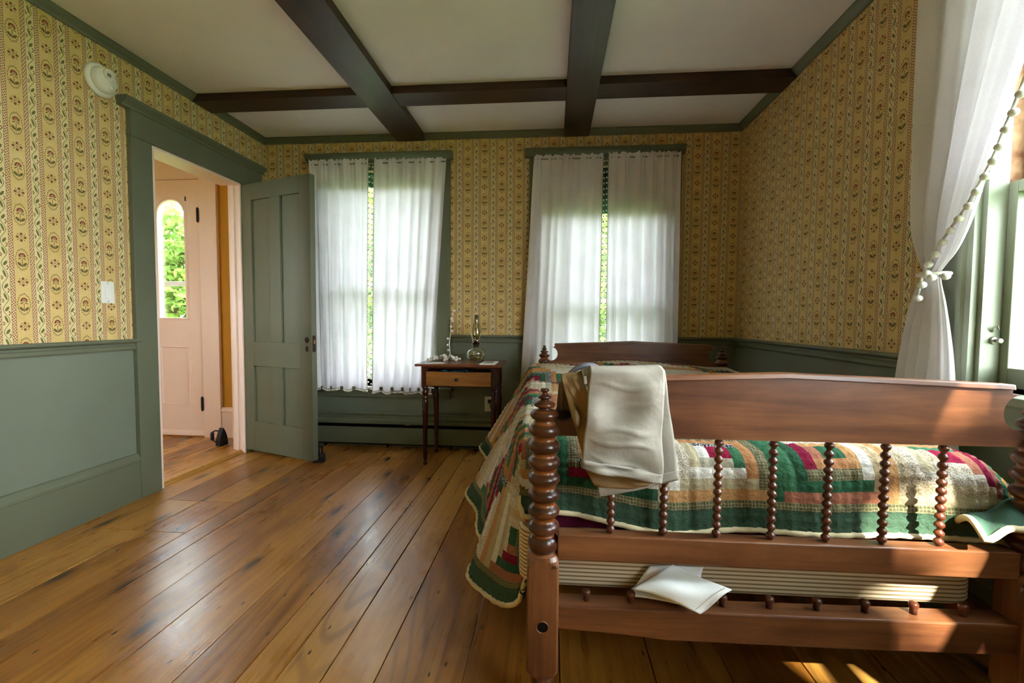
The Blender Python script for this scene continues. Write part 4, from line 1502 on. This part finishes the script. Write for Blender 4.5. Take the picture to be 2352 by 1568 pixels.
tbl(MB().box(LX0, LX1, LY0 - 0.010, LY0 + 0.006, AZ, AZ + 0.008), 'drawer_rail', TABLE_X)
drawer = tbl(MB().box(LX0 + 0.016, LX1 - 0.016, LY0 - 0.034, LY0 - 0.018, AZ + 0.010, TZ - 0.052), 'drawer', DRAWER, 0.002)
MB().box(LX0 + 0.020, LX0 + 0.028, LY0 - 0.018, LY1 - 0.03, AZ + 0.014, TZ - 0.060).box(LX1 - 0.028, LX1 - 0.020, LY0 - 0.018, LY1 - 0.03, AZ + 0.014, TZ - 0.060).box(LX0 + 0.02, LX1 - 0.02, LY0 - 0.018, LY1 - 0.03, AZ + 0.012, AZ + 0.018).build('drawer_box', DRAWER, drawer)
MB().lathe([(0.0, -0.017), (0.009, -0.016), (0.012, -0.010), (0.008, -0.005), (0.006, 0.0)], 14, ((LX0 + LX1) / 2 - 0.01, LY0 - 0.034, AZ + 0.055), 1).build('knob', BRONZE, drawer, smooth=True)
legp = [(0.010, 0.0), (0.0135, 0.006), (0.0145, 0.014), (0.011, 0.022), (0.009, 0.030), (0.0135, 0.048), (0.0145, 0.064), (0.012, 0.070), (0.0155, 0.076), (0.0155, 0.086), (0.0125, 0.092), (0.0145, 0.11),
        (0.0165, 0.24), (0.0195, 0.38), (0.0205, 0.425), (0.0195, 0.445), (0.014, 0.452), (0.0185, 0.458), (0.0185, 0.466), (0.014, 0.472), (0.0195, 0.490), (0.0205, 0.500), (0.016, 0.514), (0.013, 0.520), (0.0195, 0.526), (0.0195, 0.536), (0.0175, 0.54)]
first = None
for x, y in ((LX0, LY0), (LX1, LY0), (LX0, LY1), (LX1, LY1)):
    mb = MB().lathe(legp, 18)
    s = 0.0205
    mb.box(-s, s, -s, s, AZ - 0.002, TZ - 0.016)
    if first is None:
        first = mb.build('leg', TABLE_Z, table, loc=(x + to[0], y + to[1], 0), smooth=False)
        first.data.polygons.foreach_set('use_smooth', [True] * (len(first.data.polygons) - 6) + [False] * 6)
    else:
        clone(first, table, (x + to[0], y + to[1], 0))
tag(MB().grid(lambda a, b: (1.52 + 0.20 * a, LY0 - 0.012 + 0.11 * b, AZ + 0.098 + 0.012 * math.sin(a * 9) * math.sin(b * 5 + 1) + 0.008 * math.sin(a * 17 + b * 3)), 18, 10).build('cloth_scrap', BLUECL, smooth=True, solid=0.004), 'bright blue cloth inside the table drawer', 'cloth')

# oil lamp
lx, ly = 1.724, -0.222
lamp = empty('oil_lamp', (lx, ly, TZ))
tag(lamp, 'clear glass oil lamp with tall chimney on the small table', 'lamp')
font = [(0.0, 0.001), (0.048, 0.0), (0.050, 0.006), (0.047, 0.012), (0.060, 0.022), (0.0645, 0.028), (0.066, 0.048), (0.066, 0.064), (0.0645, 0.070), (0.056, 0.084), (0.040, 0.096), (0.022, 0.104), (0.018, 0.108)]
fnt = MB().lathe(font, 28).build('font', LGLASS, lamp, smooth=True)
MB().tube([(0.0668 * math.cos(a * PI / 16), 0.0668 * math.sin(a * PI / 16), 0.030) for a in range(32)], 0.0022, 6, True).build('font_ridge', LGLASS, fnt, smooth=True)
MB().tube([(0.0668 * math.cos(a * PI / 16), 0.0668 * math.sin(a * PI / 16), 0.066) for a in range(32)], 0.0022, 6, True).build('font_ridge', LGLASS, fnt, smooth=True)
MB().lathe([(0.0, 0.004), (0.045, 0.004), (0.044, 0.014), (0.060, 0.026), (0.0615, 0.045), (0.0, 0.045)], 24).build('lamp_oil', OIL, lamp, smooth=True)
MB().lathe([(0.018, 0.104), (0.020, 0.106), (0.020, 0.112), (0.017, 0.114), (0.022, 0.118), (0.026, 0.124), (0.026, 0.128), (0.012, 0.140), (0.010, 0.150), (0.0, 0.152)], 20).build('burner', BRONZE, lamp, smooth=True)
MB().lathe([(0.0, -0.014), (0.006, -0.014), (0.006, -0.010), (0.002, -0.009), (0.002, 0.0)], 10, (-0.004, 0, 0), 0).moved(Matrix.Translation((-0.016, -0.012, 0.121))).build('wick_knob', STEEL, lamp)
MB().lathe([(0.0285, 0.127), (0.0285, 0.150), (0.027, 0.158), (0.036, 0.178), (0.0405, 0.198), (0.040, 0.212), (0.034, 0.240), (0.026, 0.270), (0.0215, 0.295), (0.0205, 0.335)], 26).build('chimney', LGLASS, lamp, smooth=True, solid=0.0012)

# papers on the table
bk = empty('booklet', (1.835, -0.340, TZ))
tag(bk, 'small printed booklet lying beside the oil lamp', 'booklet')
MB().add([(-0.050, -0.115, 0), (0.050, -0.105, 0), (0.052, 0.105, 0), (-0.042, 0.100, 0), (-0.050, -0.115, 0.006), (0.050, -0.105, 0.006), (0.052, 0.105, 0.006), (-0.042, 0.100, 0.006)],
         [(3, 2, 1, 0), (4, 5, 6, 7), (0, 1, 5, 4), (1, 2, 6, 5), (2, 3, 7, 6), (3, 0, 4, 7)]).build('pages', PAPER, bk)
MB().box(-0.030, 0.032, -0.075, 0.075, 0.0060, 0.0066).build('cover_picture', GREYWOOD, bk)
tag(MB().box(1.435, 1.530, -0.440, -0.350, TZ, TZ + 0.003).build('note_card', PAPER), 'plain white card at the front edge of the table', 'card')

# pompom cord: heap on the table, its end looped up to the window casing
cord = empty('pompom_cord', (1.47, -0.200, TZ))
tag(cord, 'white pompom trim heaped on table and hung from the window casing', 'trim')
ci = tuple(-c for c in cord.location)
rc = random.Random(21)
pomb = None
def pom(p, par, r=0.010):
    global pomb
    if pomb is None:
        pomb = MB().ball((0, 0, 0), 1.0, 10, 7).build('pompom', POMW, par, smooth=True)
        o = pomb
    else:
        o = clone(pomb, par)
    o.location = p
    o.scale = (r, r, r * 0.9)
    return o
for k in range(46):
    a, b = rc.uniform(-1, 1), rc.uniform(-1, 1)
    hgt = 0.030 * max(0.0, 1 - a * a)
    pom(Vector((1.50 + 0.115 * a, -0.235 + 0.055 * b, TZ + 0.010 + rc.random() * hgt)) + Vector(ci), cord, rc.uniform(0.0095, 0.012))
hang = [px(1040, 716, 1, -0.045), px(1036, 735, 1, -0.045), px(1035, 765, 1, -0.045), px(1032, 790, 1, -0.06), px(1034, 812, 1, -0.11), Vector((1.515, -0.20, TZ + 0.014))]
MB().tube([p + Vector(ci) for p in hang], 0.0032, 6).build('cord', POMW, cord, smooth=True)
for x, y in ((1043, 714), (1039, 722), (1037, 732), (1039, 737), (1036, 750), (1038, 760), (1029, 778), (1029, 792), (1030, 804)):
    pom(px(x, y, 1, -0.052) + Vector(ci), cord, 0.0105)

# ------------------------------------------------------------------ curtains of the back windows
def curtain(label, xt0, xt1, xb0, xb1, zt, zb, nf, amp, seed, inner, cat='curtain'):
    r = random.Random(seed)
    cv = empty('curtain', ((xt0 + xt1) / 2, -0.060, zt))
    tag(cv, label, cat, 'white pompom-edged curtains')
    co = tuple(-c for c in cv.location)
    ph = [r.uniform(0, 6.28) for _ in range(4)]
    nu, nv = nf * 10, 46
    wv = [r.uniform(0.5, 1.8) for _ in range(nf + 1)]
    tot = sum(wv[:nf])
    def fold_phase(a):
        q = a * tot
        k = 0
        while k < nf - 1 and q > wv[k]:
            q -= wv[k]
            k += 1
        return (k + q / wv[k]) * 2 * PI, wv[k]
    def fn(a, b):
        x = (xt0 + (xt1 - xt0) * a) * (1 - b) + (xb0 + (xb1 - xb0) * a) * b
        z = zt + (zb - zt) * b
        f, wk = fold_phase(a)
        g = 0.35 + 0.65 * smooth01(b / 0.5)
        d = amp * wk * g * (math.sin(f + 0.5 * math.sin(b * 2.2 + ph[0])) + 0.3 * math.sin(2 * f + 1.0 + b * 1.3))
        d += 0.004 * (1 - smooth01(b / 0.25)) * math.sin(a * nf * 2 * PI * 2.6 + ph[1])
        if b < 0.035:      # ruffle above the rod
            d += 0.006 * math.sin(a * nf * 2 * PI * 3.3 + ph[2])
        if b == 0:
            z += 0.009 * math.sin(a * nf * 2 * PI * 1.9 + ph[3]) * math.sin(a * 23 + 1)
        if b == 1:
            z += 0.006 * math.sin(a * nf * 2 * PI * 0.5 + ph[1])
        return (x + 0.3 * d, -0.058 - d - 0.012 * b, z)
    MB().grid(fn, nu, nv).build('fabric', WHITE_CL, cv, loc=co, smooth=True)
    # fringe: tape and pompoms along the inner edge and the hem
    path = [fn(inner, j / 90) for j in range(2, 91)]
    hem = [fn(i / 40 if inner == 0 else 1 - i / 40, 1.0) for i in range(41)]
    tape = MB()
    sg = 1 if inner == 0 else -1
    tape.tube([(p[0] - sg * 0.001, p[1] - 0.002, p[2]) for p in path], 0.0028, 5)
    tape.tube([(p[0], p[1] - 0.002, p[2] + 0.004) for p in hem], 0.0028, 5)
    tape.build('fringe_tape', TAPE, cv, loc=co)
    balls = MB()
    L = path
    for k in range(1, 88, 2):
        p = L[k]
        balls.ball((p[0] - sg * 0.011, p[1] - 0.003, p[2]), 0.0068, 6, 4)
    for k in range(0, 41):
        p = hem[k]
        balls.ball((p[0], p[1] - 0.002, p[2] - 0.008), 0.0075, 6, 4)
    bo = balls.build('pompom_fringe', POMW, cv, loc=co, smooth=True)
    bo['kind'] = 'stuff'
    return cv
curtain('white curtain panel half hidden behind the open green door', 0.392, 0.866, 0.425, 0.846, 2.205, 0.452, 6, 0.017, 1, 1)
curtain('white curtain panel gathered beside the lamp table, hem above it', 0.912, 1.468, 0.894, 1.352, 2.200, 0.438, 6, 0.018, 2, 0)
curtain('white curtain panel over the bed, side nearer the lamp table', 2.118, 2.616, 2.030, 2.606, 2.200, 0.435, 6, 0.018, 3, 1)
curtain('white curtain panel over the bed, side nearer the papered corner', 2.656, 3.162, 2.662, 3.170, 2.205, 0.435, 7, 0.017, 4, 0)
for lab, x0, x1 in (('thin curtain rod at the window beside the open door', 0.385, 1.478), ('thin curtain rod at the window above the bed', 2.110, 3.172)):
    rod = MB().tube([(x0, -0.052, 2.172), (x1, -0.052, 2.174)], 0.005, 8)
    rod.tube([(x0 + 0.002, -0.052, 2.172), (x0 + 0.002, -0.022, 2.172)], 0.004, 6).tube([(x1 - 0.002, -0.052, 2.174), (x1 - 0.002, -0.022, 2.174)], 0.004, 6)
    tag(rod.build('curtain_rod', STEEL), lab, 'curtain rod')
for lab, x0, x1, zb in (('dark green roller shade drawn slightly down beside the open door', W1X0 + 0.02, W1X1 - 0.02, 2.012), ('dark green roller shade drawn halfway down above the bed', W2X0 + 0.02, W2X1 - 0.02, 1.790)):
    sh = empty('roller_shade', ((x0 + x1) / 2, 0.02, WZ1))
    tag(sh, lab, 'shade')
    so_ = (-(x0 + x1) / 2, -0.02, -WZ1)
    MB().box(x0, x1, 0.022, 0.0232, zb, WZ1 - 0.02).build('shade_cloth', SHADE_G, sh, loc=so_)
    MB().tube([(x0, 0.02, WZ1 - 0.018), (x1, 0.02, WZ1 - 0.018)], 0.014, 12).build('roller', SHADE_G, sh, loc=so_)
    MB().box(x0 + 0.01, x1 - 0.01, 0.019, 0.026, zb, zb + 0.018).build('hem_bar', SHADE_G, sh, loc=so_)

# ------------------------------------------------------------------ tied-back curtain of the side window
CXP = W - 0.062
Lb = [px(x, y, 0, CXP) for x, y in ((2141, -150), (2133, 0), (2124, 250), (2118, 480), (2124, 570), (2134, 625), (2128, 640), (2112, 690), (2094, 780), (2078, 880))]
Lb.append(Vector((CXP, Lb[-1].y + 0.02, 0.50)))
Rb = [Vector((CXP, -2.34, 2.32)), Vector((CXP, -2.26, 2.08)), px(2352, 120, 0, CXP), px(2300, 400, 0, CXP), px(2236, 555, 0, CXP), px(2180, 627, 0, CXP), px(2172, 642, 0, CXP), px(2183, 700, 0, CXP), px(2194, 790, 0, CXP), px(2198, 880, 0, CXP)]
Rb.append(Vector((CXP, Rb[-1].y - 0.03, 0.50)))
Rb[2] = Vector((CXP, -2.13, 1.78))
Lb[0].z = 2.32
def along(pts, q):
    q = q * (len(pts) - 1)
    k = min(int(q), len(pts) - 2)
    f = q - k
    p0, p1, p2, p3 = pts[max(k - 1, 0)], pts[k], pts[k + 1], pts[min(k + 2, len(pts) - 1)]
    return 0.5 * ((2 * p1) + (p2 - p0) * f + (2 * p0 - 5 * p1 + 4 * p2 - p3) * f * f + (3 * p1 - p0 - 3 * p2 + p3) * f ** 3)
def scf(a, b):
    l, r = along(Lb, b), along(Rb, b)
    p = l.lerp(r, a)
    wd = max(0.04, abs(l.y - r.y))
    pinch = 1.0 - 0.65 * math.exp(-((b - 0.55) / 0.07) ** 2)
    am = min(0.020, wd * 0.085) * pinch
    d = am * math.sin(a * 2 * PI * 4.3 + 0.7 + b * 1.5) + am * 0.5 * math.sin(a * 2 * PI * 9.1 + b * 2.2)
    d += 0.022 * math.sin(PI * a) * (1 - pinch) * 1.5 + 0.02 * smooth01((a - 0.55) / 0.2) * (b < 0.55) * (1 - abs(b - 0.3) / 0.3 * 0.5)
    return (p.x - d - 0.012, p.y, p.z)
sc = empty('curtain', tuple(Lb[0]))
tag(sc, 'white curtain tied back with pompom cord at the side window', 'curtain', 'white pompom-edged curtains')
sci = tuple(-c for c in sc.location)
MB().grid(scf, 70, 90).build('fabric', WHITE_CL, sc, loc=sci, smooth=True)
pxs = [(2345, 215), (2328, 258), (2311, 297), (2296, 337), (2282, 370), (2263, 405), (2243, 440), (2225, 473), (2203, 503), (2183, 530), (2165, 557), (2150, 583), (2133, 607), (2122, 630), (2117, 655), (2109, 685)]
edge_pts = [px(x, y, 0, CXP - 0.052) for x, y in pxs]
up_pts = [edge_pts[0] + (edge_pts[0] - edge_pts[3]) * (0.42 * k) for k in range(9, 0, -1)]
up_pts = [p for p in up_pts if p.z < 2.28]
for p in up_pts + edge_pts:
    pom(p + Vector(sci), sc, 0.0125)
MB().tube([p + Vector((0.006, 0.014, 0.002)) + Vector(sci) for p in up_pts + edge_pts], 0.005, 6).build('fringe_tape', POMW, sc, smooth=True)
tie = empty('curtain_tieback', tuple(px(2150, 636, 0, CXP)))
tag(tie, 'white pompom cord tied around the side window curtain', 'tieback')
tii = tuple(-c for c in tie.location)
tl, tr_ = px(2128, 633, 0, CXP), px(2180, 633, 0, CXP)
loop = []
for k in range(20):
    a = 2 * PI * k / 20
    loop.append(Vector((CXP - 0.012 - 0.036 * math.sin(a), (tl.y + tr_.y) / 2 + (tl.y - tr_.y) / 2 * 1.06 * math.cos(a), tl.z)) + Vector(tii))
MB().tube(loop, 0.006, 8, True).build('cord', POMW, tie, smooth=True)
for x, y in ((2140, 637), (2172, 634), (2118, 654), (2128, 628)):
    pom(px(x, y, 0, CXP - 0.055) + Vector(tii), tie, 0.013)
rod = MB().tube([(CXP - 0.012, -2.86, 2.30), (CXP - 0.012, -1.62, 2.30)], 0.006, 8).tube([(CXP - 0.012, -1.62, 2.30), (W, -1.62, 2.30)], 0.005, 6)
tag(rod.build('curtain_rod', STEEL), 'curtain rod above the side window', 'curtain rod')

# ------------------------------------------------------------------ heater, switch, outlet, alarm, irons
HX0, HX1 = 0.06, 1.985
heater = empty('baseboard_heater', ((HX0 + HX1) / 2, -0.06, 0))
tag(heater, 'long sage green baseboard heater under the windows', 'heater')
ho = tuple(-c for c in heater.location)
def hp(mb, nm, mat=GREEN, bevel=0.0):
    return mb.build(nm, mat, heater, loc=ho, bevel=bevel)
hp(MB().box(HX0, HX1, -0.030, -0.0265, 0.012, 0.215), 'back_plate', DARK)
hp(MB().prism([(-0.0265, 0.266), (-0.050, 0.266), (-0.052, 0.262), (-0.052, 0.252), (-0.040, 0.246), (-0.044, 0.222), (-0.070, 0.212), (-0.074, 0.206), (-0.074, 0.186), (-0.068, 0.186), (-0.066, 0.200), (-0.038, 0.216), (-0.0265, 0.250)], 0, HX0, HX1), 'hood')
hp(MB().prism([(-0.060, 0.034), (-0.078, 0.034), (-0.080, 0.040), (-0.080, 0.110), (-0.076, 0.160), (-0.072, 0.160), (-0.074, 0.110), (-0.074, 0.040), (-0.060, 0.040)], 0, HX0, HX1), 'front_panel')
for x in (HX0, HX1 - 0.05):
    hp(MB().box(x, x + 0.05, -0.082, -0.0265, 0.0, 0.262), 'end_cap', GREEN, 0.006)
hp(MB().tube([(HX0 + 0.05, -0.052, 0.085), (HX1 - 0.05, -0.052, 0.085)], 0.011, 10), 'pipe', BRONZE)
hp(MB().box(1.145, 1.185, -0.071, -0.062, 0.180, 0.200), 'hood_clip')
fin = MB()
for k in range(150):
    x = HX0 + 0.1 + k * 0.0115
    fin.box(x, x + 0.0006, -0.070, -0.034, 0.052, 0.122)
fo2 = hp(fin, 'fins', STEEL)
fo2['kind'] = 'stuff'
for x in (0.5, 1.0, 1.5):
    hp(MB().box(x, x + 0.004, -0.072, -0.030, 0.0, 0.20), 'bracket', DARK)

sw_ = empty('light_switch', (0, -1.3045, 1.123))
tag(sw_, 'white rocker light switch on the papered wall beside the doorway', 'switch')
MB().box(0, 0.005, -0.0345, 0.0345, -0.055, 0.055).build('plate', WHITE_PL, sw_, bevel=0.002)
MB().add([(0.004, -0.016, -0.032), (0.004, 0.016, -0.032), (0.004, 0.016, 0.032), (0.004, -0.016, 0.032), (0.011, -0.016, -0.032), (0.011, 0.016, -0.032), (0.0065, 0.016, 0.032), (0.0065, -0.016, 0.032)],
         [(3, 2, 1, 0), (4, 5, 6, 7), (0, 1, 5, 4), (1, 2, 6, 5), (2, 3, 7, 6), (3, 0, 4, 7)]).build('rocker', WHITE_PL, sw_, bevel=0.001)
for z in (-0.046, 0.046):
    MB().lathe([(0.0, 0.0062), (0.0025, 0.006), (0.003, 0.005)], 10, (0, 0, z), 0).build('screw', STEEL, sw_)

ot = empty('wall_outlet', (1.790, -0.0005, 0.348))
tag(ot, 'ivory wall outlet with a black plug, behind the table', 'outlet')
MB().box(-0.034, 0.034, -0.005, 0, -0.057, 0.057).build('plate', WHITE_PL, ot, bevel=0.002)
for z in (0.024, -0.024):
    r_ = MB().box(-0.016, 0.016, -0.0065, -0.004, z - 0.014, z + 0.014).build('receptacle', WHITE_PL, ot, bevel=0.002)
MB().lathe([(0.0, -0.034), (0.010, -0.033), (0.013, -0.026), (0.015, -0.010), (0.015, -0.006)], 14, (0.004, 0, 0.022), 1).build('plug', BLACK, ot, smooth=True)
MB().tube([(0.004, -0.030, 0.018), (0.012, -0.042, 0.0), (0.050, -0.060, -0.12), (0.090, -0.085, -0.26), (0.14, -0.11, -0.343)], 0.003, 8).build('power_cord', BLACK, ot, smooth=True)

al = empty('smoke_alarm', (0, -1.308, 2.176))
tag(al, 'round white smoke alarm high on the papered wall', 'smoke alarm')
MB().lathe([(0.0, 0.0), (0.078, 0.0), (0.080, 0.006), (0.076, 0.015), (0.066, 0.020), (0.060, 0.020)], 32, (0, 0, 0), 0).build('base_ring', WHITE_PL, al, smooth=True)
MB().lathe([(0.062, 0.016), (0.061, 0.026), (0.057, 0.040), (0.050, 0.047), (0.0, 0.050)], 32, (0, 0, 0), 0).build('body', WHITE_PL, al, smooth=True)
MB().lathe([(0.030, 0.040), (0.029, 0.054), (0.024, 0.060), (0.0, 0.061)], 24, (0, 0.006, 0.026), 0).build('sensor_dome', WHITE_PL, al, smooth=True)
for k in range(5):
    q = (k - 2) * 0.0042
    MB().box(0.0612, 0.0617, -0.004 + q - 0.001, -0.004 + q + 0.001, 0.012, 0.028).build('vent_slot', BLACK, al)
MB().lathe([(0.0, 0.0515), (0.010, 0.051), (0.011, 0.047)], 16, (0, 0.02, -0.030), 0).build('test_button', WHITE_PL, al, smooth=True)

def sad_iron(loc, rz, rx, label):
    o = empty('sad_iron', loc)
    o.rotation_euler = (rx, 0, rz)
    tag(o, label, 'iron', 'old flat irons used as door stops')
    n = 12
    out = [(-0.040 * (1 - (k / n) ** 2.2), -0.065 + 0.135 * k / n) for k in range(n + 1)]
    out += [(-x, y) for x, y in out[::-1][1:]]
    MB().prism(out, 2, 0.0, 0.038).build('sole', IRON, o, bevel=0.003)
    h = [(0, -0.045, 0.036), (0, -0.048, 0.075), (0, -0.036, 0.098), (0, 0.0, 0.106), (0, 0.032, 0.098), (0, 0.042, 0.075), (0, 0.038, 0.036)]
    MB().tube(h, 0.0055, 8).build('handle_arm', IRON, o, smooth=True)
    MB().lathe([(0.007, -0.036), (0.012, -0.028), (0.013, 0.0), (0.012, 0.022), (0.007, 0.030)], 12, (0, 0, 0.106), 1).build('handle_grip', IRON, o, smooth=True)
    return o
i1 = sad_iron((-0.262, -0.235, HZ + 0.067), 0, 0, 'black cast iron flat iron standing on end beside the front door')
i1.matrix_world = Matrix.Translation((-0.228, -0.215, HZ + 0.066)) @ Matrix.Rotation(math.radians(-97), 4, 'Z') @ Matrix.Rotation(PI / 2, 4, 'X') @ Matrix.Rotation(0, 4, 'Y')
i2 = sad_iron((0.650, -0.412, 0.0), 0.25, 0, 'black cast iron flat iron holding the green door open')
